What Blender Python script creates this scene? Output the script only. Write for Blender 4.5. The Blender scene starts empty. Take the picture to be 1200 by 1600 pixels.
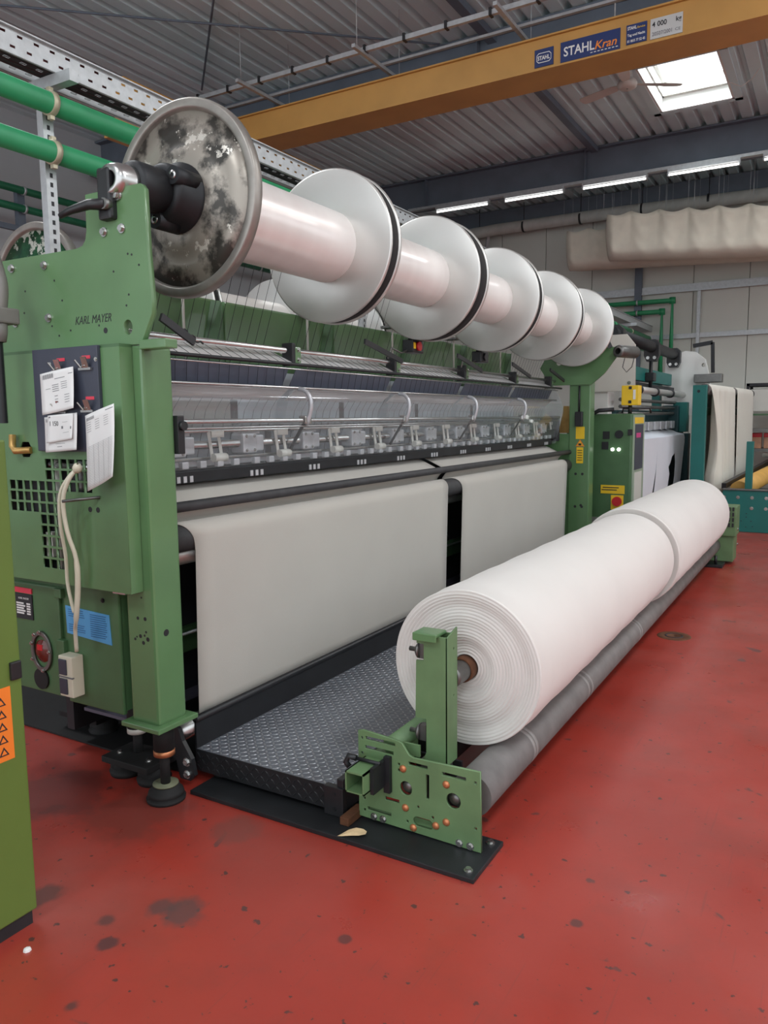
import bpy, bmesh, math, random
from mathutils import Vector, Matrix
random.seed(7)
scene = bpy.context.scene
COL = scene.collection
PI = math.pi

# ------------------------------------------------------------------ camera
F_PX, YAW, PITCH, ROLL = 1206.4, -0.530887, 0.120437, 0.010591
fwd = Vector((math.sin(YAW) * math.cos(PITCH), math.cos(YAW) * math.cos(PITCH), -math.sin(PITCH)))
right = Vector((math.cos(YAW), -math.sin(YAW), 0))
down = fwd.cross(right)
cx = right * math.cos(ROLL) + down * math.sin(ROLL)
cy = -right * math.sin(ROLL) + down * math.cos(ROLL)
cam_d = bpy.data.cameras.new('camera')
cam = bpy.data.objects.new('camera', cam_d)
COL.objects.link(cam)
m3 = Matrix((cx, -cy, -fwd)).transposed()
cam.matrix_world = Matrix.Translation((0, 0, 1.55)) @ m3.to_4x4()
cam_d.sensor_fit = 'VERTICAL'
cam_d.sensor_height = 32.0
cam_d.lens = 32.0 * F_PX / 1600.0
cam_d.clip_start = 0.05
cam_d.clip_end = 200
scene.camera = cam

# ------------------------------------------------------------------ world, lights, exposure
scene.view_settings.view_transform = 'Standard'
scene.view_settings.look = 'None'
scene.view_settings.gamma = 1.0
scene.view_settings.use_curve_mapping = False
scene.view_settings.exposure = 0.28
world = bpy.data.worlds.new('daylight')
scene.world = world
world.use_nodes = True
wbg = world.node_tree.nodes['Background']
wbg.inputs[0].default_value = (0.90, 0.95, 1.0, 1)
wbg.inputs[1].default_value = 1.6


def area_light(name, loc, size, energy, rot=(0, 0, 0), color=(0.95, 0.98, 1.0)):
    d = bpy.data.lights.new(name, 'AREA')
    d.shape = 'RECTANGLE'
    d.size, d.size_y = size
    d.energy = energy
    d.color = color
    o = bpy.data.objects.new(name, d)
    o.location = loc
    o.rotation_euler = rot
    COL.objects.link(o)
    return o


# added area lights standing in for unseen roof windows that are not built
for (lx, ly) in ((1.9, 2.5), (1.9, 7.0), (1.9, 11.6), (5.6, 2.5), (5.6, 7.0), (-2.1, -2.0), (1.9, -2.0), (-5.2, 2.5)):
    area_light('roof_window_stand_in', (lx, ly, 5.86), (1.1, 1.7), 85)

area_light('sky_over_roof_window', (-2.0, 11.6, 7.3), (2.2, 3.0), 420, color=(0.93, 0.97, 1.0))

# ------------------------------------------------------------------ helpers
W = {}                      # world origin of every object built here


def wl(o):
    return W.get(o.name, Vector((0, 0, 0))) if o else Vector((0, 0, 0))


def link(o, parent=None, loc=(0, 0, 0)):
    COL.objects.link(o)
    loc = Vector(loc)
    W[o.name] = loc
    if parent:
        o.parent = parent
        o.location = loc - wl(parent)
    else:
        o.location = loc
    return o


def tag(o, label=None, cat=None, group=None, kind=None):
    if label: o['label'] = label
    if cat: o['category'] = cat
    if group: o['group'] = group
    if kind: o['kind'] = kind
    return o


def thing(name, loc, label, cat, group=None):
    o = bpy.data.objects.new(name, None)
    o.empty_display_size = 0.1
    link(o, None, loc)
    return tag(o, label, cat, group)


def frame_of(d):
    d = Vector(d).normalized()
    u = d.orthogonal().normalized() if abs(d.z) > 0.99 else d.cross(Vector((0, 0, 1))).normalized()
    return d, u, d.cross(u).normalized()


class MB:
    def __init__(s):
        s.v, s.f, s.sm = [], [], []

    def add(s, verts, faces, smooth=False):
        n = len(s.v)
        s.v += [tuple(p) for p in verts]
        s.f += [tuple(i + n for i in f) for f in faces]
        s.sm += [smooth] * len(faces)
        return s

    def box(s, x0, x1, y0, y1, z0, z1):
        if x0 > x1: x0, x1 = x1, x0
        if y0 > y1: y0, y1 = y1, y0
        if z0 > z1: z0, z1 = z1, z0
        v = [(x, y, z) for x in (x0, x1) for y in (y0, y1) for z in (z0, z1)]
        return s.add(v, [(0, 1, 3, 2), (4, 6, 7, 5), (0, 4, 5, 1), (2, 3, 7, 6), (0, 2, 6, 4), (1, 5, 7, 3)])

    def bbox(s, x0, x1, y0, y1, z0, z1, b=0.006):
        """box with chamfered edges"""
        bm = bmesh.new()
        r = bmesh.ops.create_cube(bm, size=1)
        for v in bm.verts:
            v.co = Vector(((x0 + x1) / 2 + v.co.x * (x1 - x0), (y0 + y1) / 2 + v.co.y * (y1 - y0), (z0 + z1) / 2 + v.co.z * (z1 - z0)))
        bmesh.ops.bevel(bm, geom=bm.edges[:], offset=b, segments=2, affect='EDGES', profile=0.6)
        s.add([v.co[:] for v in bm.verts], [[v.index for v in f.verts] for f in bm.faces])
        bm.free()
        return s

    def bar(s, p, q, w, h, up=(0, 0, 1)):
        p, q = Vector(p), Vector(q)
        d = (q - p).normalized()
        u = d.cross(Vector(up))
        if u.length < 1e-4: u = d.cross(Vector((1, 0, 0)))
        u.normalize()
        t = u.cross(d).normalized()
        v = []
        for c in (p, q):
            for a, b in ((-1, -1), (1, -1), (1, 1), (-1, 1)):
                v.append(c + u * (a * w / 2) + t * (b * h / 2))
        return s.add(v, [(0, 3, 2, 1), (4, 5, 6, 7), (0, 1, 5, 4), (1, 2, 6, 5), (2, 3, 7, 6), (3, 0, 4, 7)])

    def cyl(s, p, q, r, n=16, r2=None, caps=True):
        p, q = Vector(p), Vector(q)
        d, u, w = frame_of(q - p)
        r2 = r if r2 is None else r2
        v = []
        for c, rr in ((p, r), (q, r2)):
            v += [c + (u * math.cos(2 * PI * k / n) + w * math.sin(2 * PI * k / n)) * rr for k in range(n)]
        s.add(v, [(k, (k + 1) % n, n + (k + 1) % n, n + k) for k in range(n)], True)
        if caps:
            s.add(v, [tuple(range(n - 1, -1, -1)), tuple(range(n, 2 * n))])
        return s

    def tube(s, pts, r, n=10, closed=False):
        pts = [Vector(p) for p in pts]
        m = len(pts)
        rings, prev = [], None
        for i in range(m):
            a = pts[(i - 1) % m] if (closed or i) else pts[0]
            b = pts[(i + 1) % m] if (closed or i < m - 1) else pts[-1]
            d = (b - a).normalized()
            if prev is None:
                _, u, w = frame_of(d)
            else:
                u = (prev - d * prev.dot(d)).normalized()
                w = d.cross(u)
            prev = u
            rr = r[i] if isinstance(r, (list, tuple)) else r
            rings.append([pts[i] + (u * math.cos(2 * PI * k / n) + w * math.sin(2 * PI * k / n)) * rr for k in range(n)])
        v = [p for ring in rings for p in ring]
        f = []
        for i in range(m if closed else m - 1):
            j = (i + 1) % m
            for k in range(n):
                f.append((i * n + k, i * n + (k + 1) % n, j * n + (k + 1) % n, j * n + k))
        s.add(v, f, True)
        if not closed:
            s.add(v, [tuple(range(n - 1, -1, -1)), tuple(range((m - 1) * n, m * n))])
        return s

    def lathe(s, c, axis, prof, n=48, smooth=True, closed=False):
        """prof: list of (distance along axis, radius)"""
        c = Vector(c)
        d, u, w = frame_of(axis)
        v = []
        for (t, r) in prof:
            v += [c + d * t + (u * math.cos(2 * PI * k / n) + w * math.sin(2 * PI * k / n)) * r for k in range(n)]
        f = []
        for i in range(len(prof) - 1):
            for k in range(n):
                f.append((i * n + k, i * n + (k + 1) % n, (i + 1) * n + (k + 1) % n, (i + 1) * n + k))
        return s.add(v, f, smooth)

    def prism(s, poly, a0, a1, axis='y'):
        """polygon extruded along an axis; poly in the two other coordinates (x,z), (y,z) or (x,y)"""
        def P(p, a):
            return {'y': (p[0], a, p[1]), 'x': (a, p[0], p[1]), 'z': (p[0], p[1], a)}[axis]
        n = len(poly)
        v = [P(p, a0) for p in poly] + [P(p, a1) for p in poly]
        s.add(v, [(k, (k + 1) % n, n + (k + 1) % n, n + k) for k in range(n)])
        return s.add(v, [tuple(range(n - 1, -1, -1)), tuple(range(n, 2 * n))])

    def sheet(s, prof, ys, thick=None):
        """profile of (x, z) swept over a list of y values (or per-profile y function)"""
        n = len(prof)
        v = []
        for y in ys:
            for i, (x, z) in enumerate(prof):
                v.append((x, y(i / (n - 1)) if callable(y) else y, z))
        f = []
        for j in range(len(ys) - 1):
            for i in range(n - 1):
                f.append((j * n + i, j * n + i + 1, (j + 1) * n + i + 1, (j + 1) * n + i))
        return s.add(v, f, True)

    def build(s, name, mat, parent=None, recalc=True, solid=None):
        me = bpy.data.meshes.new(name)
        xs = [p[0] for p in s.v]; ys = [p[1] for p in s.v]; zs = [p[2] for p in s.v]
        if parent is None or True:
            org = Vector(((min(xs) + max(xs)) / 2, (min(ys) + max(ys)) / 2, min(zs)))
        me.from_pydata([(p[0] - org.x, p[1] - org.y, p[2] - org.z) for p in s.v], [], s.f)
        me.polygons.foreach_set('use_smooth', s.sm)
        if recalc:
            bm = bmesh.new(); bm.from_mesh(me)
            bmesh.ops.remove_doubles(bm, verts=bm.verts, dist=1e-6)
            bmesh.ops.recalc_face_normals(bm, faces=bm.faces)
            bm.to_mesh(me); bm.free()
        me.materials.append(mat)
        o = bpy.data.objects.new(name, me)
        link(o, parent, org)
        if solid:
            md = o.modifiers.new('thickness', 'SOLIDIFY'); md.thickness = solid; md.offset = 0
        return o


def copies(o, positions, parent=None, rotz=None):
    """share o's mesh at other origins (world positions of its origin)"""
    out = []
    for k, p in enumerate(positions):
        c = o.copy()
        link(c, parent, p)
        if rotz: c.rotation_euler.z = rotz[k]
        for ch in o.children:
            g = ch.copy()
            link(g, c, Vector(p) + (wl(ch) - wl(o)))
        out.append(c)
    return out


def curve_mesh(name, cu, mat, parent, mp):
    ob = bpy.data.objects.new('tmp', cu)
    me = bpy.data.meshes.new_from_object(ob)
    bpy.data.objects.remove(ob)
    pts = [mp(v.co) for v in me.vertices]
    if not pts:
        return None
    org = Vector((sum(p[0] for p in pts) / len(pts), sum(p[1] for p in pts) / len(pts), min(p[2] for p in pts)))
    for v, p in zip(me.vertices, pts): v.co = Vector(p) - org
    bm = bmesh.new(); bm.from_mesh(me)
    bmesh.ops.remove_doubles(bm, verts=bm.verts, dist=1e-6)
    bmesh.ops.recalc_face_normals(bm, faces=bm.faces)
    bm.to_mesh(me); bm.free()
    me.materials.clear(); me.materials.append(mat)
    me.name = name
    o = bpy.data.objects.new(name, me)
    return link(o, parent, org)


def mapper(plane, c):
    return {'xz': lambda p: (p[0], c + p[2], p[1]), 'yz': lambda p: (c + p[2], p[0], p[1]), 'xy': lambda p: (p[0], p[1], c + p[2])}[plane]


def plate(name, outline, holes, c, thick, plane, mat, parent=None):
    cu = bpy.data.curves.new(name, 'CURVE')
    cu.dimensions = '2D'; cu.fill_mode = 'BOTH'; cu.extrude = thick / 2
    for lp in [outline] + list(holes):
        sp = cu.splines.new('POLY')
        sp.points.add(len(lp) - 1)
        for q, p in zip(sp.points, lp): q.co = (p[0], p[1], 0, 1)
        sp.use_cyclic_u = True
    return curve_mesh(name, cu, mat, parent, mapper(plane, c))


def text(name, body, pos, size, c, plane, mat, parent=None, shear=0.0, bold=0.0, align='LEFT', thick=0.0006, width=None, slope=0.0):
    cu = bpy.data.curves.new(name, 'FONT')
    cu.body = body; cu.size = size; cu.extrude = thick; cu.shear = shear; cu.offset = bold; cu.align_x = align
    cu.resolution_u = 3
    mp = mapper(plane, c)
    sx = 1.0
    if width:
        ob = bpy.data.objects.new('tmp', cu); me = bpy.data.meshes.new_from_object(ob); bpy.data.objects.remove(ob)
        ww = max(v.co.x for v in me.vertices) - min(v.co.x for v in me.vertices)
        sx = width / ww
    return curve_mesh(name, cu, mat, parent, lambda p: mp((pos[0] + p[0] * sx, pos[1] + p[1] + slope * p[0], p[2])))


def rect(x0, x1, z0, z1): return [(x0, z0), (x1, z0), (x1, z1), (x0, z1)]
def circ(x, z, r, n=16, rz=None): return [(x + r * math.cos(2 * PI * k / n), z + (rz or r) * math.sin(2 * PI * k / n)) for k in range(n)]


# ------------------------------------------------------------------ materials
def lin(c): return c / 12.92 if c <= 0.04045 else ((c + 0.055) / 1.055) ** 2.4
def srgb(r, g, b): return (lin(r / 255), lin(g / 255), lin(b / 255), 1)


def mat(name, col, rough=0.5, metal=0.0, var=0.08, scale=6.0, bump=0.0, bscale=60.0, spec=0.5, coat=0.0):
    m = bpy.data.materials.new(name); m.use_nodes = True
    nt = m.node_tree; b = nt.nodes['Principled BSDF']
    c = srgb(*col)
    tc = nt.nodes.new('ShaderNodeTexCoord')
    nz = nt.nodes.new('ShaderNodeTexNoise'); nz.inputs['Scale'].default_value = scale; nz.inputs['Detail'].default_value = 6
    geo = nt.nodes.new('ShaderNodeNewGeometry')
    nt.links.new(geo.outputs['Position'], nz.inputs['Vector'])
    rp = nt.nodes.new('ShaderNodeValToRGB')
    rp.color_ramp.elements[0].position = 0.3; rp.color_ramp.elements[1].position = 0.7
    rp.color_ramp.elements[0].color = tuple(x * (1 - var) for x in c[:3]) + (1,)
    rp.color_ramp.elements[1].color = tuple(min(1, x * (1 + var)) for x in c[:3]) + (1,)
    nt.links.new(nz.outputs['Fac'], rp.inputs['Fac'])
    nt.links.new(rp.outputs['Color'], b.inputs['Base Color'])
    b.inputs['Roughness'].default_value = rough
    b.inputs['Metallic'].default_value = metal
    b.inputs['Specular IOR Level'].default_value = spec
    b.inputs['Coat Weight'].default_value = coat
    if bump:
        n2 = nt.nodes.new('ShaderNodeTexNoise'); n2.inputs['Scale'].default_value = bscale
        nt.links.new(geo.outputs['Position'], n2.inputs['Vector'])
        bp = nt.nodes.new('ShaderNodeBump'); bp.inputs['Strength'].default_value = bump; bp.inputs['Distance'].default_value = 0.002
        nt.links.new(n2.outputs['Fac'], bp.inputs['Height']); nt.links.new(bp.outputs['Normal'], b.inputs['Normal'])
    return m


def N(m, t, **kw):
    n = m.node_tree.nodes.new(t)
    for k, v in kw.items():
        if k in n.inputs: n.inputs[k].default_value = v
        else: setattr(n, k, v)
    return n


M = {}
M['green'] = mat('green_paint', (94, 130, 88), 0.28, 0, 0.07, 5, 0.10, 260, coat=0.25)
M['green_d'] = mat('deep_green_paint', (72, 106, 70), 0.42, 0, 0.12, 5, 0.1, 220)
M['green_stand'] = mat('worn_green_paint', (98, 128, 88), 0.5, 0, 0.12, 9, 0.1, 150)
M['olive'] = mat('olive_green_paint', (94, 118, 52), 0.5, 0, 0.05, 4, 0.08, 220)
M['teal'] = mat('teal_paint', (18, 110, 104), 0.45, 0, 0.08, 4)
M['dteal'] = mat('dark_teal_paint', (14, 62, 66), 0.5, 0, 0.15, 4)
M['black'] = mat('black_plastic', (32, 33, 36), 0.42, 0, 0.15, 10)
M['blackm'] = mat('black_steel', (38, 40, 43), 0.5, 0.3, 0.2, 8, 0.15, 120)
M['rubber'] = mat('dark_rubber', (24, 24, 25), 0.75, 0, 0.15, 12)
M['darkroll'] = mat('charcoal_roller_covering', (58, 58, 60), 0.62, 0, 0.18, 14, 0.2, 90)
M['steel'] = mat('bright_steel', (190, 190, 188), 0.26, 0.95, 0.08, 12)
M['steel_d'] = mat('dull_steel', (120, 120, 118), 0.42, 0.85, 0.15, 10)
M['galv'] = mat('galvanised_steel', (186, 190, 192), 0.48, 0.55, 0.1, 22)
M['alu'] = mat('aluminium_flange', (208, 207, 203), 0.34, 0.65, 0.03, 3)
M['copper'] = mat('copper_plated_bolt', (196, 128, 88), 0.4, 0.6, 0.12, 40)
M['grey'] = mat('grey_roller', (112, 108, 106), 0.6, 0, 0.2, 9, 0.2, 60)
M['white'] = mat('white_paint', (226, 226, 222), 0.5, 0, 0.03, 4)
M['cream'] = mat('cream_plastic', (222, 216, 196), 0.45, 0, 0.04, 6)
M['offwhite'] = mat('off_white_metal', (206, 204, 196), 0.5, 0, 0.04, 3)
M['paper'] = mat('white_paper', (228, 227, 226), 0.7, 0, 0.02, 8)
M['ink'] = mat('grey_ink', (120, 120, 124), 0.7, 0, 0.1, 20)
M['inkd'] = mat('dark_ink', (40, 40, 44), 0.7, 0, 0.1, 20)
M['red'] = mat('red_plastic', (196, 30, 40), 0.4, 0, 0.05, 10)
M['redlab'] = mat('red_label', (214, 60, 80), 0.5, 0, 0.05, 10)
M['orange'] = mat('orange_label', (240, 130, 44), 0.5, 0, 0.04, 8)
M['blue'] = mat('light_blue_notice', (86, 160, 214), 0.5, 0, 0.05, 8)
M['blueink'] = mat('blue_print', (46, 104, 156), 0.6, 0, 0.1, 30)
M['navy'] = mat('navy_sign', (34, 52, 104), 0.4, 0, 0.05, 6)
M['yellow'] = mat('yellow_plastic', (236, 196, 40), 0.45, 0, 0.05, 8)
M['signgrey'] = mat('silver_sign', (196, 198, 196), 0.45, 0.1, 0.03, 6)
M['signorange'] = mat('orange_lettering', (236, 140, 50), 0.5, 0, 0.03, 6)
M['crane'] = mat('crane_ochre_paint', (190, 144, 76), 0.5, 0, 0.08, 2.5)
M['girder'] = mat('blue_grey_steel', (104, 114, 126), 0.6, 0.1, 0.1, 3, 0.1, 40)
M['runway'] = mat('dark_red_primer', (92, 48, 50), 0.6, 0, 0.15, 4)
M['deck'] = mat('grey_white_roof_deck', (208, 228, 231), 0.55, 0.1, 0.05, 1.5)
M['wall'] = mat('pale_grey_wall_panel', (208, 209, 200), 0.55, 0, 0.03, 1.2)
M['wall_l'] = mat('light_grey_wall_panel', (190, 194, 196), 0.55, 0, 0.03, 1.2)
M['gpipe'] = mat('green_pipe', (44, 140, 92), 0.42, 0, 0.1, 7)
M['gpipe_d'] = mat('dark_green_pipe', (30, 104, 72), 0.45, 0, 0.1, 7)
M['duct'] = mat('pale_duct_wrap', (188, 188, 182), 0.6, 0, 0.08, 8)
M['canvas'] = mat('beige_canvas', (222, 216, 200), 0.9, 0, 0.05, 5, 0.2, 180)
M['clampm'] = mat('beige_pipe_clamp', (182, 174, 150), 0.45, 0.4, 0.1, 20)
M['brass'] = mat('brass_fitting', (196, 158, 96), 0.4, 0.6, 0.1, 20)
M['greyp'] = mat('grey_hose', (124, 122, 118), 0.5, 0, 0.1, 10)
M['board'] = mat('slate_board', (58, 62, 76), 0.45, 0, 0.05, 10)
M['wood'] = mat('amber_roller_covering', (214, 164, 84), 0.55, 0, 0.12, 4)
M['rust'] = mat('rusty_steel', (98, 62, 40), 0.8, 0.2, 0.3, 30)
M['kraft'] = mat('dry_leaf', (206, 180, 140), 0.8, 0, 0.12, 40)
M['plate'] = mat('worn_diamond_plate', (110, 115, 124), 0.42, 0.4, 0.12, 5, 0.1, 120)
M['dark'] = mat('dark_recess_panel', (44, 44, 48), 0.6, 0.2, 0.2, 6)
M['mech'] = mat('pale_mechanism_casting', (196, 198, 202), 0.35, 0.35, 0.12, 14)
M['silver'] = mat('polished_sheet', (232, 230, 230), 0.38, 0.25, 0.04, 6)
M['bluegrey'] = mat('blue_grey_sheet', (228, 238, 246), 0.35, 0.1, 0.05, 3)


def glow(name, col, strength):
    m = bpy.data.materials.new(name); m.use_nodes = True
    b = m.node_tree.nodes['Principled BSDF']
    b.inputs['Base Color'].default_value = col
    b.inputs['Emission Color'].default_value = col
    b.inputs['Emission Strength'].default_value = strength
    nz = N(m, 'ShaderNodeTexNoise', Scale=3.0)
    mr = N(m, 'ShaderNodeMapRange'); mr.inputs['To Min'].default_value = 0.4; mr.inputs['To Max'].default_value = 0.5
    m.node_tree.links.new(nz.outputs['Fac'], mr.inputs['Value']); m.node_tree.links.new(mr.outputs['Result'], b.inputs['Roughness'])
    return m


M['tube'] = glow('lit_fluorescent_tube', (1, 0.98, 0.95, 1), 4.0)
M['lamp'] = glow('lit_indicator', (1, 1, 0.95, 1), 3.0)


def glassy(name, tint, opac, rough=0.05):
    """thin clear sheet: mostly see-through, mirror-like at grazing angles"""
    m = bpy.data.materials.new(name); m.use_nodes = True
    nt = m.node_tree; nt.nodes.clear()
    out = nt.nodes.new('ShaderNodeOutputMaterial')
    tr = nt.nodes.new('ShaderNodeBsdfTransparent'); tr.inputs[0].default_value = (0.94, 0.96, 0.97, 1)
    gl = nt.nodes.new('ShaderNodeBsdfGlossy'); gl.inputs['Roughness'].default_value = rough; gl.inputs[0].default_value = (0.95, 0.97, 1, 1)
    df = nt.nodes.new('ShaderNodeBsdfDiffuse'); df.inputs[0].default_value = tint
    fc = nt.nodes.new('ShaderNodeLayerWeight'); fc.inputs[0].default_value = 0.5
    pw = nt.nodes.new('ShaderNodeMath'); pw.operation = 'POWER'; pw.inputs[1].default_value = 5.0
    nt.links.new(fc.outputs['Facing'], pw.inputs[0])
    lw = nt.nodes.new('ShaderNodeMath'); lw.operation = 'MULTIPLY_ADD'; lw.inputs[1].default_value = 0.6; lw.inputs[2].default_value = 0.05
    nt.links.new(pw.outputs[0], lw.inputs[0])
    nz = nt.nodes.new('ShaderNodeTexNoise'); nz.inputs['Scale'].default_value = 4
    mr = nt.nodes.new('ShaderNodeMapRange'); mr.inputs['To Min'].default_value = opac * 0.6; mr.inputs['To Max'].default_value = opac * 1.4
    nt.links.new(nz.outputs['Fac'], mr.inputs['Value'])
    m1 = nt.nodes.new('ShaderNodeMixShader'); m2 = nt.nodes.new('ShaderNodeMixShader')
    nt.links.new(mr.outputs['Result'], m1.inputs[0]); nt.links.new(tr.outputs[0], m1.inputs[1]); nt.links.new(df.outputs[0], m1.inputs[2])
    nt.links.new(lw.outputs[0], m2.inputs[0]); nt.links.new(m1.outputs[0], m2.inputs[1]); nt.links.new(gl.outputs[0], m2.inputs[2])
    nt.links.new(m2.outputs[0], out.inputs[0])
    return m


M['glass'] = glassy('clear_acrylic', (0.85, 0.88, 0.9, 1), 0.07, 0.06)
M['pane'] = glassy('skylight_pane', (0.9, 0.95, 1, 1), 0.1, 0.05)
M['yarnsheet'] = glassy('sheer_yarn_sheet', (0.75, 0.77, 0.79, 1), 0.10, 0.5)


def fabric_mat(name, col, wscale=420, bump=0.25):
    m = mat(name, col, 0.9, 0, 0.025, 2.5, spec=0.2)
    b = m.node_tree.nodes['Principled BSDF']
    b.inputs['Sheen Weight'].default_value = 0.25
    geo = m.node_tree.nodes['Geometry'] if 'Geometry' in m.node_tree.nodes else N(m, 'ShaderNodeNewGeometry')
    n1 = N(m, 'ShaderNodeTexNoise', Scale=wscale)
    n2 = N(m, 'ShaderNodeTexNoise', Scale=3.0)
    ad = N(m, 'ShaderNodeMath', operation='ADD')
    bp = N(m, 'ShaderNodeBump', Strength=bump, Distance=0.003)
    L = m.node_tree.links
    L.new(geo.outputs['Position'], n1.inputs['Vector']); L.new(geo.outputs['Position'], n2.inputs['Vector'])
    L.new(n1.outputs['Fac'], ad.inputs[0]); L.new(n2.outputs['Fac'], ad.inputs[1])
    L.new(ad.outputs[0], bp.inputs['Height']); L.new(bp.outputs['Normal'], b.inputs['Normal'])
    return m


M['web'] = fabric_mat('knitted_fabric_web', (187, 183, 175))
M['roll'] = fabric_mat('rolled_knit_fabric', (220, 216, 211), 300, 0.15)
M['drape'] = fabric_mat('draped_white_fabric', (226, 222, 210))
M['drapeblue'] = fabric_mat('cool_white_fabric', (216, 222, 230))


def yarn_mat():
    m = bpy.data.materials.new('pearly_wound_yarn'); m.use_nodes = True
    nt = m.node_tree; b = nt.nodes['Principled BSDF']; L = nt.links
    geo = N(m, 'ShaderNodeNewGeometry')
    sp = N(m, 'ShaderNodeSeparateXYZ'); L.new(geo.outputs['Position'], sp.inputs[0])
    w = N(m, 'ShaderNodeTexNoise', Scale=1.0); w.noise_dimensions = '1D'
    mul = N(m, 'ShaderNodeMath', operation='MULTIPLY'); mul.inputs[1].default_value = 9.0
    L.new(sp.outputs['Y'], mul.inputs[0]); L.new(mul.outputs[0], w.inputs['W'])
    rp = N(m, 'ShaderNodeValToRGB')
    rp.color_ramp.elements[0].color = srgb(238, 232, 228); rp.color_ramp.elements[1].color = srgb(246, 242, 238)
    L.new(w.outputs['Fac'], rp.inputs['Fac']); L.new(rp.outputs['Color'], b.inputs['Base Color'])
    b.inputs['Roughness'].default_value = 0.32
    b.inputs['Metallic'].default_value = 0.25
    b.inputs['Anisotropic'].default_value = 0.6
    bp = N(m, 'ShaderNodeBump', Strength=0.02, Distance=0.002)
    L.new(w.outputs['Fac'], bp.inputs['Height']); L.new(bp.outputs['Normal'], b.inputs['Normal'])
    return m


M['yarn'] = yarn_mat()


def worn_flange_mat(name, base, dirt, pale, glossy=0.35, thr=0.60):
    m = bpy.data.materials.new(name); m.use_nodes = True
    nt = m.node_tree; b = nt.nodes['Principled BSDF']; L = nt.links
    geo = N(m, 'ShaderNodeNewGeometry')
    n1 = N(m, 'ShaderNodeTexNoise', Scale=6.0, Detail=9.0, Roughness=0.62)
    n2 = N(m, 'ShaderNodeTexNoise', Scale=9.0, Detail=8.0, Roughness=0.7)
    vo = N(m, 'ShaderNodeTexVoronoi', Scale=9.0)
    for n in (n1, n2): L.new(geo.outputs['Position'], n.inputs['Vector'])
    wv = N(m, 'ShaderNodeVectorMath', operation='ADD')
    L.new(geo.outputs['Position'], wv.inputs[0]); L.new(n2.outputs['Color'], wv.inputs[1]); L.new(wv.outputs[0], vo.inputs['Vector'])
    r1 = N(m, 'ShaderNodeValToRGB'); e = r1.color_ramp.elements
    e[0].position, e[0].color = 0.46, srgb(*dirt); e[1].position, e[1].color = 0.56, srgb(*base)
    L.new(n1.outputs['Fac'], r1.inputs['Fac'])
    r2 = N(m, 'ShaderNodeValToRGB'); e = r2.color_ramp.elements
    e[0].position, e[0].color = thr, (0, 0, 0, 1); e[1].position, e[1].color = thr + 0.015, (1, 1, 1, 1)
    L.new(n2.outputs['Fac'], r2.inputs['Fac'])
    mx = N(m, 'ShaderNodeMix', data_type='RGBA')
    L.new(r2.outputs['Color'], mx.inputs['Factor']); L.new(r1.outputs['Color'], mx.inputs['A']); mx.inputs['B'].default_value = srgb(*pale)
    L.new(mx.outputs['Result'], b.inputs['Base Color'])
    b.inputs['Roughness'].default_value = glossy; b.inputs['Metallic'].default_value = 0.45
    return m


M['wornflange'] = worn_flange_mat('scuffed_flange_face', (160, 154, 144), (66, 64, 60), (214, 210, 200))
M['greenflange'] = worn_flange_mat('flaking_green_flange_face', (34, 92, 58), (22, 66, 44), (206, 208, 196), 0.35, 0.52)
M['rimsteel'] = mat('worn_flange_rim', (150, 146, 140), 0.4, 0.6, 0.15, 12)


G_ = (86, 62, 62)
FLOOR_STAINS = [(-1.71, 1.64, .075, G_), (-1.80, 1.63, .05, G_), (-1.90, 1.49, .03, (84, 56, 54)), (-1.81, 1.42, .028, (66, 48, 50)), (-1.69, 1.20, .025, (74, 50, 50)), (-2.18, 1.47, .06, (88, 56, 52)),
                (-2.35, 2.0, .22, (122, 58, 50)), (-2.75, 1.95, .25, (108, 50, 45)), (-1.9, 2.1, .10, (128, 60, 52)), (-1.2, 1.785, .018, (80, 50, 48)), (-.62, 2.2, .02, (74, 52, 50))]


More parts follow.
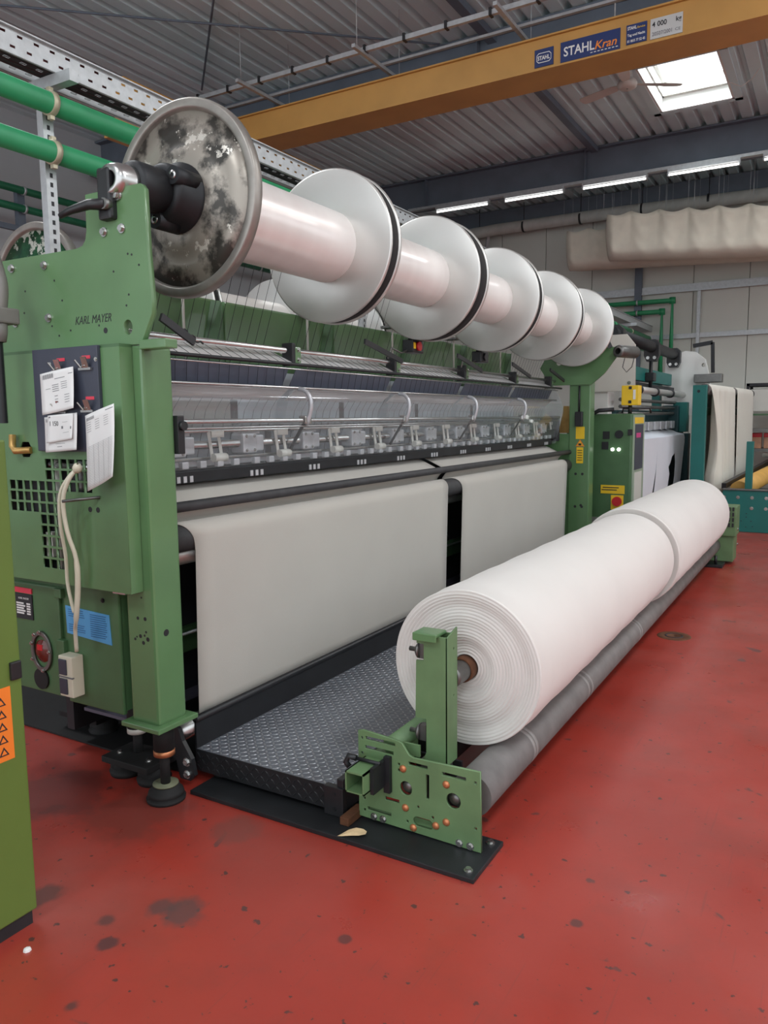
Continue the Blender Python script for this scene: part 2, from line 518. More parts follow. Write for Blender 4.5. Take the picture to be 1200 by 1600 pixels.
def floor_mat():
    m = bpy.data.materials.new('red_coated_concrete'); m.use_nodes = True
    nt = m.node_tree; b = nt.nodes['Principled BSDF']; L = nt.links
    geo = N(m, 'ShaderNodeNewGeometry')

    def noise(s, d=6, r=0.55, dist=0.0):
        n = N(m, 'ShaderNodeTexNoise', Scale=s, Detail=d, Roughness=r, Distortion=dist); L.new(geo.outputs['Position'], n.inputs['Vector']); return n

    def ramp(n, stops):
        r = N(m, 'ShaderNodeValToRGB')
        for i, (p, c) in enumerate(stops):
            e = r.color_ramp.elements[i] if i < 2 else r.color_ramp.elements.new(p)
            e.position = p; e.color = c
        L.new(n, r.inputs['Fac']); return r.outputs['Color']

    def mix(f, a, c):
        x = N(m, 'ShaderNodeMix', data_type='RGBA'); L.new(f, x.inputs['Factor']); L.new(a, x.inputs['A'])
        if isinstance(c, tuple): x.inputs['B'].default_value = c
        else: L.new(c, x.inputs['B'])
        return x.outputs['Result']
    base = ramp(noise(1.1, 8).outputs['Fac'], [(0.3, srgb(146, 46, 35)), (0.55, srgb(160, 56, 45)), (0.75, srgb(156, 76, 68))])
    bl, wh = (0, 0, 0, 1), (1, 1, 1, 1)
    grime = ramp(noise(2.3, 9, 0.65).outputs['Fac'], [(0.48, bl), (0.70, (0.55, 0.55, 0.55, 1))])
    c1 = mix(grime, base, srgb(132, 60, 52))
    spots = ramp(noise(5.5, 4, 0.5, 0.4).outputs['Fac'], [(0.68, bl), (0.70, (0.8, 0.8, 0.8, 1))])
    c2 = mix(spots, c1, srgb(84, 56, 54))
    specks = ramp(noise(26, 3, 0.5).outputs['Fac'], [(0.675, bl), (0.70, (0.85, 0.85, 0.85, 1))])
    c3 = mix(specks, c2, srgb(64, 48, 46))
    fine = ramp(noise(64, 2, 0.5).outputs['Fac'], [(0.71, bl), (0.74, (0.7, 0.7, 0.7, 1))])
    c3 = mix(fine, c3, srgb(88, 56, 54))
    # long drag scratches
    mp = N(m, 'ShaderNodeMapping'); mp.inputs['Scale'].default_value = (46, 1.2, 1); mp.inputs['Rotation'].default_value = (0, 0, 0.35)
    L.new(geo.outputs['Position'], mp.inputs['Vector'])
    ns = N(m, 'ShaderNodeTexNoise', Scale=2.0, Detail=4.0); L.new(mp.outputs[0], ns.inputs['Vector'])
    scr = ramp(ns.outputs['Fac'], [(0.66, bl), (0.70, (0.4, 0.4, 0.4, 1))])
    c4 = mix(scr, c3, srgb(120, 56, 50))
    # oil and wear patches with their own places on this floor
    cur = c4
    wob = noise(7, 5, 0.6)
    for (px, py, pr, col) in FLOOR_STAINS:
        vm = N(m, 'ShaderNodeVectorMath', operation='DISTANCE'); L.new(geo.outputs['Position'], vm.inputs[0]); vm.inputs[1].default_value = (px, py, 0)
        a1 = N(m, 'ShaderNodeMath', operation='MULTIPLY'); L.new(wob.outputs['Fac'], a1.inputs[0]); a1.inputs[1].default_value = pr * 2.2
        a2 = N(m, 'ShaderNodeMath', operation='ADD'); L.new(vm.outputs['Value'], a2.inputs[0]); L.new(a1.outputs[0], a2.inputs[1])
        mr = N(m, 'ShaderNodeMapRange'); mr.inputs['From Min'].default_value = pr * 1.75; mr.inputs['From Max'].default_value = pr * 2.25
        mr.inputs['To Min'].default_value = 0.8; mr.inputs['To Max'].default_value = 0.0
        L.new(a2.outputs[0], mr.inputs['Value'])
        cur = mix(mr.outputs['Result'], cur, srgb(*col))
    L.new(cur, b.inputs['Base Color'])
    rr = N(m, 'ShaderNodeMapRange'); rr.inputs['From Min'].default_value = 0.3; rr.inputs['From Max'].default_value = 0.7
    rr.inputs['To Min'].default_value = 0.26; rr.inputs['To Max'].default_value = 0.42
    L.new(noise(3.0, 6).outputs['Fac'], rr.inputs['Value']); L.new(rr.outputs['Result'], b.inputs['Roughness'])
    bp = N(m, 'ShaderNodeBump', Strength=0.06, Distance=0.003)
    L.new(noise(40, 4).outputs['Fac'], bp.inputs['Height']); L.new(bp.outputs['Normal'], b.inputs['Normal'])
    b.inputs['Specular IOR Level'].default_value = 0.8
    return m


M['floor'] = floor_mat()
BOLT = {}


def bolts(parent, pts, r=0.009, h=0.008, face='-y', mat_='steel', name='bolt'):
    """hexagonal screw heads with washer, all sharing one mesh; pts are world points on the face"""
    key = (r, h, face, mat_, name)
    if key not in BOLT:
        mb = MB()
        d = Vector({'-y': (0, -1, 0), '+x': (1, 0, 0), '+z': (0, 0, 1), '-x': (-1, 0, 0)}[face])
        mb.cyl((0, 0, 0), d * h * 0.35, r * 1.45, 14)
        mb.cyl(d * h * 0.35, d * h, r, 6)
        me = bpy.data.meshes.new(name); me.from_pydata(mb.v, [], mb.f); me.materials.append(M[mat_])
        BOLT[key] = me
    for p in pts:
        link(bpy.data.objects.new(name, BOLT[key]), parent, p)


def holes_dark(parent, pts, plane='xz', mat_='dark', name='drilled_hole'):
    for (x, y, z, r) in pts:
        MB().cyl((x, y, z), (x, y + 0.002, z), r, 14).build(name, M[mat_], parent) if plane == 'xz' else MB().cyl((x, y, z), (x - 0.002, y, z), r, 14).build(name, M[mat_], parent)

# ================================================================== the hall
fl = MB().add([(-10.6, -6, 0), (9, -6, 0), (9, 16.6, 0), (-10.6, 16.6, 0)], [(0, 1, 2, 3)]).build('floor', M['floor'])
tag(fl, 'glossy red coated concrete floor with stains and scratches', kind='structure')

# back wall: tall sandwich panels with open joints, on a dark backing
wb = MB().box(-10.6, 8.1, 16.56, 16.75, 0, 6.1).build('wall_back', M['dark'])
tag(wb, 'pale grey panelled end wall of the hall', kind='structure')
p0 = MB().bbox(-10.595, -9.605, 16.5, 16.56, 0.0, 6.05, 0.008).build('panel', M['wall'], wb)
copies(p0, [wl(p0) + Vector((k, 0, 0)) for k in range(1, 19)], wb)
# left wall
wlft = MB().box(-10.85, -10.56, -6, 16.56, 0, 6.1).build('wall_left', M['dark'])
tag(wlft, 'light grey panelled side wall behind the machine', kind='structure')
p0 = MB().bbox(-10.56, -10.5, -3.995, -3.005, 0.0, 6.05, 0.008).build('panel', M['wall_l'], wlft)
copies(p0, [wl(p0) + Vector((0, k, 0)) for k in range(1, 20)], wlft)

# unseen right wall added to cut side light, high band open to brighten roof
wr = MB().box(7.86, 8.1, -6, 16.75, 0, 3.3).box(7.86, 8.1, -6, 16.75, 5.8, 6.1).build('wall_right_added', M['dark'])
tag(wr, 'unseen added panelled side wall with an open high band', kind='structure')
p0 = MB().bbox(7.8, 7.86, -5.995, -5.005, 0.0, 3.3, 0.008).build('panel', M['wall'], wr)
copies(p0, [wl(p0) + Vector((0, k, 0)) for k in range(1, 22)], wr)
# trapezoidal roof deck with the roof-window opening left free
ZC = 6.0
SX0, SX1, SY0, SY1 = -2.5, -1.5, 10.74, 12.42
def deck(mb, x0, x1, y0, y1):
    n = round((x1 - x0) / 0.25)
    prof = []
    for k in range(n):
        x = x0 + k * 0.25
        prof += [(x, ZC), (x + 0.15, ZC), (x + 0.18, ZC + 0.075), (x + 0.22, ZC + 0.075)]
    prof.append((x1, ZC))
    v = [(x, y, z) for y in (y0, y1) for (x, z) in prof]
    m = len(prof)
    mb.add(v, [(i, m + i, m + i + 1, i + 1) for i in range(m - 1)])
mb = MB()
deck(mb, -10.5, 8, -6, SY0); deck(mb, -10.5, SX0, SY0, SY1); deck(mb, SX1, 8, SY0, SY1); deck(mb, -10.5, 8, SY1, 16.7)
ce = mb.build('ceiling', M['deck'])
tag(ce, 'grey trapezoidal metal roof deck', kind='structure')
MB().box(-10.6, 8, -6, SY0 - 0.02, 6.12, 6.2).box(-10.6, 8, SY1 + 0.02, 16.7, 6.12, 6.2).box(-10.6, SX0 - 0.02, SY0, SY1, 6.12, 6.2).box(SX1 + 0.02, 8, SY0, SY1, 6.12, 6.2).build('roof_board', M['dark'], ce)

# roof window
w1 = bpy.data.objects.new('window_1', None); link(w1, None, ((SX0 + SX1) / 2, (SY0 + SY1) / 2, ZC)); tag(w1, 'bright roof window in a white shaft above the fan', kind='structure')
t = 0.03
MB().box(SX0, SX0 + t, SY0, SY1, 5.97, 6.41).box(SX1 - t, SX1, SY0, SY1, 5.97, 6.42).box(SX0, SX1, SY0, SY0 + t, 5.97, 6.42).box(SX0, SX1, SY1 - t, SY1, 5.97, 6.42).build('shaft', M['white'], w1)
MB().box(SX0 - .1, SX0, SY0 - .1, SY1 + .1, 5.965, 5.995).box(SX1, SX1 + .1, SY0 - .1, SY1 + .1, 5.965, 5.995).box(SX0 - .1, SX1 + .1, SY0 - .1, SY0, 5.965, 5.995).box(SX0 - .1, SX1 + .1, SY1, SY1 + .1, 5.965, 5.995).build('surround', M['deck'], w1)
MB().box(SX0, SX1, SY1 - .10, SY1, 6.16, 6.19).box(SX0, SX1, SY0, SY0 + .03, 6.16, 6.19).box(SX0, SX0 + .05, SY0, SY1, 6.16, 6.19).box(SX1 - .05, SX1, SY0, SY1, 6.16, 6.19).build('ledge', M['offwhite'], w1)
MB().box(SX0 - .05, SX1 + .05, SY0 - .05, SY1 + .05, 6.41, 6.42).build('pane', M['pane'], w1)
MB().box(SX0, SX1, SY0, SY0 + .08, 6.35, 6.41).box(SX0, SX1, SY1 - .08, SY1, 6.35, 6.41).box(SX0, SX0 + .08, SY0, SY1, 6.35, 6.41).box(SX1 - .08, SX1, SY0, SY1, 6.35, 6.41).box(SX0, SX1, 11.55, 11.59, 6.37, 6.41).build('sash', M['white'], w1)
MB().tube([(-1.62, 11.55, 6.36), (-1.60, 11.7, 6.2), (-1.52, 11.8, 5.98), (-1.36, 11.85, 5.90), (-1.22, 11.75, 5.93), (-1.12, 11.6, 5.99)], 0.006, 6).build('opener_cable', M['white'], w1)

# roof girders
def girder(y, name, label, x1=7.5):
    mb = MB().box(-10.5, x1, y - .012, y + .012, 5.47, 5.97).box(-10.5, x1, y - .13, y + .13, 5.45, 5.475).box(-10.5, x1, y - .13, y + .13, 5.965, 5.99)
    o = mb.build(name, M['girder']); tag(o, label, kind='structure')
    for k in range(5):
        MB().box(-6.9 + k * 3, -6.89 + k * 3, y - .12, y - .012, 5.475, 5.965).build('stiffener', M['girder'], o)
    return o
girder(9.0, 'beam', 'blue-grey steel roof girder just behind the yellow crane')
girder(13.5, 'beam', 'blue-grey steel roof girder above the lit tubes')
tag(MB().box(-10.5, 3, 16.2, 16.36, 5.62, 5.98).build('beam', M['girder']), 'dark eaves beam along the top of the end wall', kind='structure')
tag(MB().box(-3.79, -3.68, 5.0, 13.4, 5.90, 5.985).build('beam', M['girder']), 'slim blue-grey purlin crossing under the roof deck', kind='structure')
# dark column and rails on the back wall
tag(MB().box(-3.67, -3.57, 16.36, 16.5, 0, 5.65).box(-3.69, -3.55, 16.33, 16.36, 0, 5.65).build('column', M['girder']), 'blue-grey steel column standing against the end wall', kind='structure')
tag(MB().box(-6.8, 2.4, 16.38, 16.5, 3.98, 4.10).box(-6.8, 2.4, 16.34, 16.38, 3.95, 3.98).build('trim_1', M['galv']), 'upper galvanised rail along the end wall', kind='structure')
tag(MB().box(-3.4, 2.4, 16.40, 16.5, 3.06, 3.15).build('trim_2', M['galv']), 'lower galvanised rail along the end wall', kind='structure')
tag(MB().box(-2.50, -2.44, 16.36, 16.42, 2.6, 4.0).build('trim_3', M['galv']), 'short vertical galvanised strut between the wall rails', kind='structure')
tag(MB().box(-7.2, -6.4, 16.3, 16.495, 4.75, 4.85).bar((-6.95, 16.3, 4.8), (-6.7, 16.0, 5.55), 0.06, 0.06).build('duct_bracket', M['galv']), 'grey bracket on the end wall carrying the pale duct', 'bracket')

# crane runway, crane girder with its signs
tag(MB().box(-7.15, -6.75, -4, 15.9, 5.12, 5.15).box(-6.98, -6.94, -4, 15.9, 4.8, 5.12).box(-7.15, -6.75, -4, 15.9, 4.77, 4.8).build('crane_runway', M['runway']), 'dark red crane runway beam along the side wall', 'beam')
cr = thing('overhead_crane', (-1.0, 7.78, 4.85), 'ochre yellow overhead travelling crane girder spanning the hall', 'crane')
mb = MB().bbox(-6.7, 6.5, 7.58, 7.98, 4.86, 5.14, 0.004).box(-6.7, 6.5, 7.545, 8.0, 4.845, 4.862).box(-6.7, 6.5, 7.55, 8.0, 5.14, 5.155)
mb.build('girder', M['crane'], cr)
MB().bbox(-6.74, -6.5, 5.9, 9.6, 4.80, 5.06, 0.01).bbox(-6.95, -6.5, 6.0, 6.6, 4.56, 4.74, 0.01).build('end_carriage', M['crane'], cr)
YS = 7.574
def sgn(x0, x1, z0, z1, m, label):
    o = MB().box(x0, x1, YS - 0.004, YS + 0.006, z0, z1).build('sign', m, cr); o['label'] = label; return o
s = sgn(-2.71, -2.525, 4.885, 5.045, M['navy'], 'small navy square sign with outlined white lettering')
pts = [(-2.69, 4.94), (-2.67, 4.92), (-2.565, 4.92), (-2.545, 4.94), (-2.545, 4.99), (-2.565, 5.01), (-2.67, 5.01), (-2.69, 4.99)]
cxp, czp = -2.6175, 4.965
plate('outline', pts, [[(cxp + (x - cxp) * .94, czp + (z - czp) * .86) for x, z in pts]], YS - 0.005, 0.001, 'xz', M['white'], s)
text('lettering', 'STAHL', (-2.68, 4.946), 0.052, YS - 0.005, 'xz', M['white'], s, 0, 0.0015, width=0.12)
s = sgn(-2.455, -1.90, 4.875, 5.055, M['navy'], 'wide navy sign with white and orange lettering')
text('lettering', 'STAHL', (-2.425, 4.925), 0.115, YS - 0.005, 'xz', M['white'], s, 0, 0.002, width=0.29)
text('lettering', 'Kran', (-2.135, 4.92), 0.1, YS - 0.0065, 'xz', M['signorange'], s, 0.25, 0.001, width=0.20)
for k in range(8):
    MB().box(-2.17 + k * .033, -2.15 + k * .033, YS - .0055, YS - .004, 4.898, 4.905).build('dash', M['white'], s)
s = sgn(-1.845, -1.665, 4.89, 5.055, M['navy'], 'small navy sign with three lines of white print')
text('lettering', 'STAHL', (-1.835, 5.012), 0.038, YS - 0.005, 'xz', M['white'], s, 0, 0.001, width=0.08)
text('lettering', 'Service', (-1.752, 5.012), 0.026, YS - 0.005, 'xz', M['yellow'], s, 0.2, 0, width=0.07)
text('lettering', 'Tag und Nacht', (-1.835, 4.956), 0.03, YS - 0.005, 'xz', M['white'], s, 0, 0.0005, width=0.155)
text('lettering', '01 80/5 77 52 45', (-1.835, 4.905), 0.03, YS - 0.005, 'xz', M['white'], s, 0, 0.0005, width=0.155)
s = sgn(-1.635, -1.362, 4.885, 5.055, M['signgrey'], 'silver load plate with black lettering')
text('lettering', '4 000', (-1.62, 4.985), 0.06, YS - 0.005, 'xz', M['inkd'], s, 0, 0.001, width=0.125)
text('lettering', 'kg', (-1.42, 4.99), 0.056, YS - 0.005, 'xz', M['inkd'], s, 0, 0.001, width=0.045)
text('lettering', '20507/2001', (-1.62, 4.91), 0.045, YS - 0.005, 'xz', M['ink'], s, 0, 0.0005, width=0.17)
text('lettering', 'CE', (-1.425, 4.912), 0.035, YS - 0.005, 'xz', M['ink'], s, 0, 0, width=0.045)
MB().cyl((-2.0, 7.75, 5.15), (-2.0, 7.75, 5.9), 0.008, 6).build('cable_hanger', M['galv'], cr)

# cable ladder under the roof
lad = thing('cable_ladder', (-3, 7.35, 5.28), 'galvanised twin-rail cable ladder with black clips beside the crane', 'cable ladder')
MB().box(-6.72, 3, 7.18, 7.22, 5.285, 5.33).build('rail', M['galv'], lad)
MB().box(-6.72, 3, 7.55, 7.59, 5.285, 5.31).build('rail', M['galv'], lad)
c0 = MB().box(-6.70, -6.675, 7.165, 7.235, 5.275, 5.345).build('clip', M['black'], lad)
copies(c0, [wl(c0) + Vector((0.46 * k, 0, 0)) for k in range(1, 16)], lad)
for k in range(5):
    x = -5.92 + 1.52 * k
    MB().box(x - .02, x + .02, 6.98, 7.97, 5.25, 5.285).build('cross_arm', M['galv'], lad)
    MB().cyl((x, 7.05, 5.27), (x, 7.05, 6.0), 0.003, 6).cyl((x, 7.93, 5.27), (x, 7.93, 6.0), 0.003, 6).build('hanger_rod', M['galv'], lad)
tag(MB().cyl((-10.4, 3.25, 5.93), (-4.3, 8.74, 5.93), 0.013, 8).build('bracing_rod', M['girder']), 'thin steel bracing rod running towards the roof girder', 'rod', 'roof bracing rods')
tag(MB().cyl((-4.0, 4.83, 5.95), (-7.6, 8.24, 5.95), 0.013, 8).build('bracing_rod', M['girder']), 'thin steel bracing rod ending at the side wall', 'rod', 'roof bracing rods')

# ceiling fan
fan = thing('ceiling_fan', (-2.374, 9.842, 5.40), 'pale ceiling fan with flat blades hanging before the roof window', 'fan')
fx, fy = -2.374, 9.842
MB().cyl((fx, fy, 5.55), (fx, fy, 5.99), 0.018, 10).build('downrod', M['white'], fan)
MB().lathe((fx, fy, 5.40), (0, 0, 1), [(0, 0.01), (0, .08), (.02, .11), (.06, .115), (.09, .10), (.12, .06), (.16, .055), (.20, .05), (.20, .01)], 28).build('motor_housing', M['offwhite'], fan)
MB().lathe((fx, fy, 5.9), (0, 0, 1), [(0, .03), (.02, .06), (.09, .065), (.09, .01)], 20).build('ceiling_cup', M['offwhite'], fan)
for a in (34, 159, 277):
    d = Vector((math.cos(math.radians(a)), math.sin(math.radians(a)), 0)); s_ = Vector((-d.y, d.x, 0))
    mb = MB()
    base = Vector((fx, fy, 5.455))
    st = [(0.10, .03), (.18, .055), (.35, .065), (.58, .07), (.64, .062), (.66, .03)]
    v = []
    for (r, w) in st:
        for s1 in (-1, 1):
            for dz in (-.004, .004):
                v.append(base + d * r + s_ * (s1 * w) + Vector((0, 0, dz + s1 * w * .2)))
    f = []
    for i in range(len(st) - 1):
        o4 = i * 4
        f += [(o4, o4 + 4, o4 + 6, o4 + 2), (o4 + 1, o4 + 3, o4 + 7, o4 + 5), (o4, o4 + 1, o4 + 5, o4 + 4), (o4 + 2, o4 + 6, o4 + 7, o4 + 3)]
    e = (len(st) - 1) * 4
    f += [(0, 2, 3, 1), (e, e + 1, e + 3, e + 2)]
    mb.add(v, f).build('blade', M['offwhite'], fan)

# lit fluorescent tubes under the girder
LBL = ['lit fluorescent tube closest to the warp beams', 'lit fluorescent tube, second from the warp beams', 'lit fluorescent tube, third from the warp beams', 'lit fluorescent tube above the canvas, fourth from the warp beams', 'lit fluorescent tube cut off by the picture edge']
for k, (x0, x1) in enumerate(((-6.60, -5.59), (-5.26, -4.23), (-3.88, -2.87), (-2.52, -1.51), (-1.16, -0.15))):
    li = thing('fluorescent_light', ((x0 + x1) / 2, 13.3, 5.30), LBL[k] + ' under the roof girder', 'light', 'row of fluorescent tubes')
    MB().box(x0 - .02, x1 + .02, 13.26, 13.36, 5.36, 5.405).box(x0 - .02, x0, 13.27, 13.33, 5.30, 5.36).box(x1, x1 + .02, 13.27, 13.33, 5.30, 5.36).build('housing', M['galv'], li)
    MB().cyl((x0, 13.3, 5.325), (x1, 13.3, 5.325), 0.016, 12).build('tube', M['tube'], li)
tag(MB().box(-7.2, 3, 13.27, 13.37, 5.405, 5.45).build('lighting_trunking', M['galv']), 'slim grey trunking carrying the fluorescent tubes', 'trunking')

# pale duct under the roof at the end wall
du = thing('air_duct', (-4, 15.95, 5.4), 'pale wrapped air duct running along the end wall', 'duct')
pts = [(-7.45, 15.5, 5.32), (-7.3, 15.75, 5.42), (-7.0, 15.9, 5.49), (-6.5, 15.95, 5.52), (-4, 15.95, 5.52), (-1.0, 15.95, 5.47), (2.0, 15.95, 5.47)]
MB().tube(pts, 0.115, 18).build('duct_pipe', M['duct'], du)
for x in (-6.9, -5.9, -4.7, -3.5, -2.3, -1.2):
    MB().lathe((x, 15.95, 5.51), (1, 0, 0), [(-.02, .112), (-.02, .121), (.02, .121), (.02, .112)], 20).cyl((x, 15.95, 5.62), (x, 15.95, 5.99), .008, 6).build('strap', M['black'], du)

# two canvas troughs hung from the roof
def trough(name, label, x0, x1, y, zt, drop, wid, slope):
    mb = MB(); nx = int((x1 - x0) / .03); nu = 22; v = []
    for i in range(nx + 1):
        x = x0 + (x1 - x0) * i / nx
        ph = ((x - x0) / .47) % 1.0
        sc = math.sin(PI * ph)                        # 0 at the hanging points
        endk = min(1, (x - x0) / .14)
        for j in range(nu + 1):
            u = j / nu
            a = PI * u
            if u < .3: yy, zz = -1, 1 - u / .3 * .78
            elif u > .7: yy, zz = 1, 1 - (1 - u) / .3 * .78
            else:
                b = (u - .3) / .4 * PI; yy, zz = -math.cos(b), .22 * (1 - math.sin(b))
            edge = max(0, abs(u - .5) - .2) / .3
            z = zt + slope * (x - x0) - drop + drop * zz - .075 * sc * edge ** 2
            y2 = y + yy * wid * (1 + .12 * (1 - abs(zz - .4)) * math.sin(2 * PI * ph) * .6 + .03 * math.sin(9 * x + 7 * u)) * (.35 + .65 * endk ** .5)
            xx = x + .05 * (1 - zz) * (1 - endk) - .03 * math.sin(PI * zz) * (1 - endk) + .03 * math.sin(2 * PI * ph) * (1 - zz)
            wq = zz + .42 * sc
            y2 += (-1 if yy < 0 else 1) * .022 * math.sin(wq * 15) * max(0, 1 - abs(zz - .6) * 1.6) * sc + (.05 * (1 - sc) ** 3 * (1 if yy < 0 else -1)) * zz
            z += .02 * math.sin(2 * PI * (ph + .6 * zz)) * (zz * (1 - zz)) * 4 * .5
            v.append((xx, y2, z))
    f = [(i * (nu + 1) + j, i * (nu + 1) + j + 1, (i + 1) * (nu + 1) + j + 1, (i + 1) * (nu + 1) + j) for i in range(nx) for j in range(nu)]
    mb.add(v, f, True)
    t = thing(name, ((x0 + x1) / 2, y, zt - drop), label, 'canvas')
    mb.build('cloth', M['canvas'], t, solid=0.006)
    x = x0
    while x < x1:
        for s1 in (-1, 1):
            MB().cyl((x, y + s1 * wid * .98, zt + slope * (x - x0) - .02), (x, y + s1 * wid * .9, 5.99), .0025, 5).build('hanging_cord', M['galv'], t)
        x += .47
trough('canvas_trough', 'front beige canvas trough hung in scallops under the roof', -3.78, 1.0, 14.5, 5.13, .80, .30, -.075)
trough('canvas_trough', 'rear beige canvas trough half hidden behind the front one', -4.75, 1.0, 15.3, 5.12, .74, .30, -.05)

# green pipes on the end wall
def pipe_thing(name, label, pts, r, m, clamps=(), cat='pipe'):
    t = thing(name, pts[0], label, cat)
    MB().tube(pts, r, 16).build('pipe_run', m, t)
    for p in pts[1:-1]:
        MB().lathe(p, (0, 0, 1), [(-r * 1.2, .001), (-r * 1.2, r * 1.2), (r * 1.2, r * 1.2), (r * 1.2, .001)], 14).build('elbow_collar', m, t)
    for (c, ax) in clamps:
        MB().lathe(c, ax, [(-.014, r * .98), (-.014, r * 1.16), (.014, r * 1.16), (.014, r * .98)], 18).build('clamp', M['galv'], t)
    return t
pipe_thing('green_pipe', 'outer green pipe bent downwards on the end wall', [(-6.2, 16.2, 3.80), (-2.93, 16.2, 3.78), (-2.93, 16.2, 2.3)], .05, M['gpipe'], [((-3.6, 16.2, 3.79), (1, 0, 0))])
pipe_thing('green_pipe', 'inner green pipe bent downwards on the end wall', [(-6.2, 16.2, 3.60), (-3.12, 16.2, 3.58), (-3.12, 16.2, 2.3)], .05, M['gpipe'], [((-3.6, 16.2, 3.59), (1, 0, 0))])
# thick green pipes and tray above the machine
XP = -3.35
for (z, lab, y1) in ((3.07, 'upper thick green pipe running above the machine', 16.15), (2.845, 'lower thick green pipe running above the machine', 16.15)):
    t = thing('green_pipe', (XP, 5, z), lab, 'pipe')
    MB().cyl((XP, 0.5, z), (XP, y1, z), .05, 22).build('pipe_run', M['gpipe'], t)
    for y in (0.9, 2.58, 4.6, 6.6, 8.6, 10.6, 12.6, 14.6):
        MB().lathe((XP, y, z), (0, 1, 0), [(-.014, .049), (-.014, .058), (.014, .058), (.014, .049)], 20).box(XP - .012, XP + .012, y - .012, y + .012, z - .075, z - .055).box(XP - .012, XP + .012, y - .012, y + .012, z + .055, z + .072).build('clamp', M['clampm'], t)
    for y in (11.2, 13.4):
        MB().lathe((XP, y, z), (0, 1, 0), [(-.06, .049), (-.06, .062), (.06, .062), (.06, .049)], 20).build('coupling', M['gpipe'], t)
for (z, lab) in ((4.68, 'upper thin green pipe on the side wall'), (4.44, 'lower thin green pipe on the side wall')):
    t = thing('green_pipe', (-9.75, 6.6, z), lab, 'pipe')
    MB().cyl((-9.75, 1.5, z), (-9.75, 14, z), .05, 14).build('pipe_run', M['gpipe_d'], t)
    for y in (4.0, 7.0, 9.5, 12.0):
        MB().lathe((-9.75, y, z), (0, 1, 0), [(-.015, .049), (-.015, .06), (.015, .06), (.015, .049)], 16).build('clamp', M['galv'], t)
wbk = thing('pipe_bracket', (-9.86, 6.8, 4.0), 'dark steel bracket with diagonal brace under the thin pipes', 'bracket')
MB().box(-9.90, -9.82, 6.95, 7.06, 4.15, 4.75).build('upright', M['girder'], wbk)
MB().bar((-9.86, 6.4, 4.19), (-9.86, 7.0, 4.19), .07, .07).build('arm', M['girder'], wbk)
MB().bar((-9.86, 6.5, 4.0), (-9.86, 6.2, 4.6), .05, .05).build('brace', M['girder'], wbk)
wbk = thing('angle_frame', (-10.3, 10, 5.0), 'dark steel angle frame fixed high on the side wall', 'bracket')
MB().bar((-10.3, 8.6, 5.40), (-10.3, 12.4, 5.34), .07, .07).build('rail', M['girder'], wbk)
MB().bar((-10.3, 8.8, 5.38), (-9.3, 9.6, 5.44), .07, .07).build('arm', M['girder'], wbk)
MB().bar((-10.3, 9.2, 5.36), (-9.3, 10.0, 5.42), .07, .07).build('arm', M['girder'], wbk)

# perforated cable tray
tr = thing('cable_tray', (-3.45, 8, 3.2), 'long galvanised perforated cable tray above the green pipes', 'cable tray')
XT = -3.32
NB = 300
slots = []
for k in range(100):
    y = 1.0 + k * .085
    slots.append([rect(y, y + .028, 3.235, 3.247), rect(y + .04, y + .068, 3.288, 3.30)])
plate('side', rect(0.4, 16.3, 3.21, 3.32), [s for p in slots for s in p], XT, .003, 'yz', M['galv'], tr)
hs = []
for k in range(100):
    y = 1.0 + k * .085
    for x in (-3.37, -3.45):
        hs.append(rect(x - .007, x + .007, y, y + .03))
plate('bottom', rect(-3.52, XT, 0.4, 16.3), hs, 3.21, .003, 'xy', M['galv'], tr)
MB().box(-3.523, -3.52, 0.4, 16.3, 3.21, 3.32).build('side', M['galv'], tr)
MB().box(-3.30, -3.322, 0.4, 16.3, 3.316, 3.322).build('lip', M['galv'], tr)
MB().cyl((-3.45, .4, 3.235), (-3.45, 16.2, 3.235), .018, 8).cyl((-3.41, .4, 3.232), (-3.41, 16.2, 3.232), .014, 8).cyl((-3.37, .4, 3.23), (-3.37, 16.2, 3.23), .012, 8).build('cables', M['black'], tr)
# slotted strut posts that carry pipes and tray
for k, y in ((0, 2.62), (1, 5.55), (4, 14.5)):
    st = thing('strut_post', (-3.45, y, 0), ['galvanised slotted strut post beside the scuffed flange', 'galvanised strut post behind the second warp beam', 'galvanised strut post behind the far end frame', 'galvanised strut post over the second machine', 'galvanised strut post close to the end wall'][k], 'post', 'struts carrying the pipes')
    mb = MB().box(-3.43, -3.427, y - .03, y + .03, .012, 3.14).box(-3.47, -3.43, y - .03, y - .027, .012, 3.14).box(-3.47, -3.43, y + .027, y + .03, .012, 3.14)
    mb.build('channel', M['galv'], st)
    h0 = MB().box(-3.427, -3.4262, y - .008, y + .008, 2.3, 2.322).build('slot', M['dark'], st)
    copies(h0, [wl(h0) + Vector((0, 0, .045 * j)) for j in range(1, 19)], st)
    MB().box(-3.53, -3.22, y - .025, y + .025, 3.155, 3.208).box(-3.47, -3.42, y - .04, y + .04, 3.1, 3.16).build('tray_arm', M['galv'], st)
    for z in (3.07, 2.845):
        MB().box(-3.43, -3.40, y - .02, y + .02, z - .02, z + .02).build('pipe_stud', M['galv'], st)

# ================================================================== warp knitting machine
G, GD = M['green'], M['green_d']
mc = thing('warp_knitting_machine', (-2.7, 5.0, 0), 'large green warp knitting machine with clear guards, nearest the camera', 'machine')

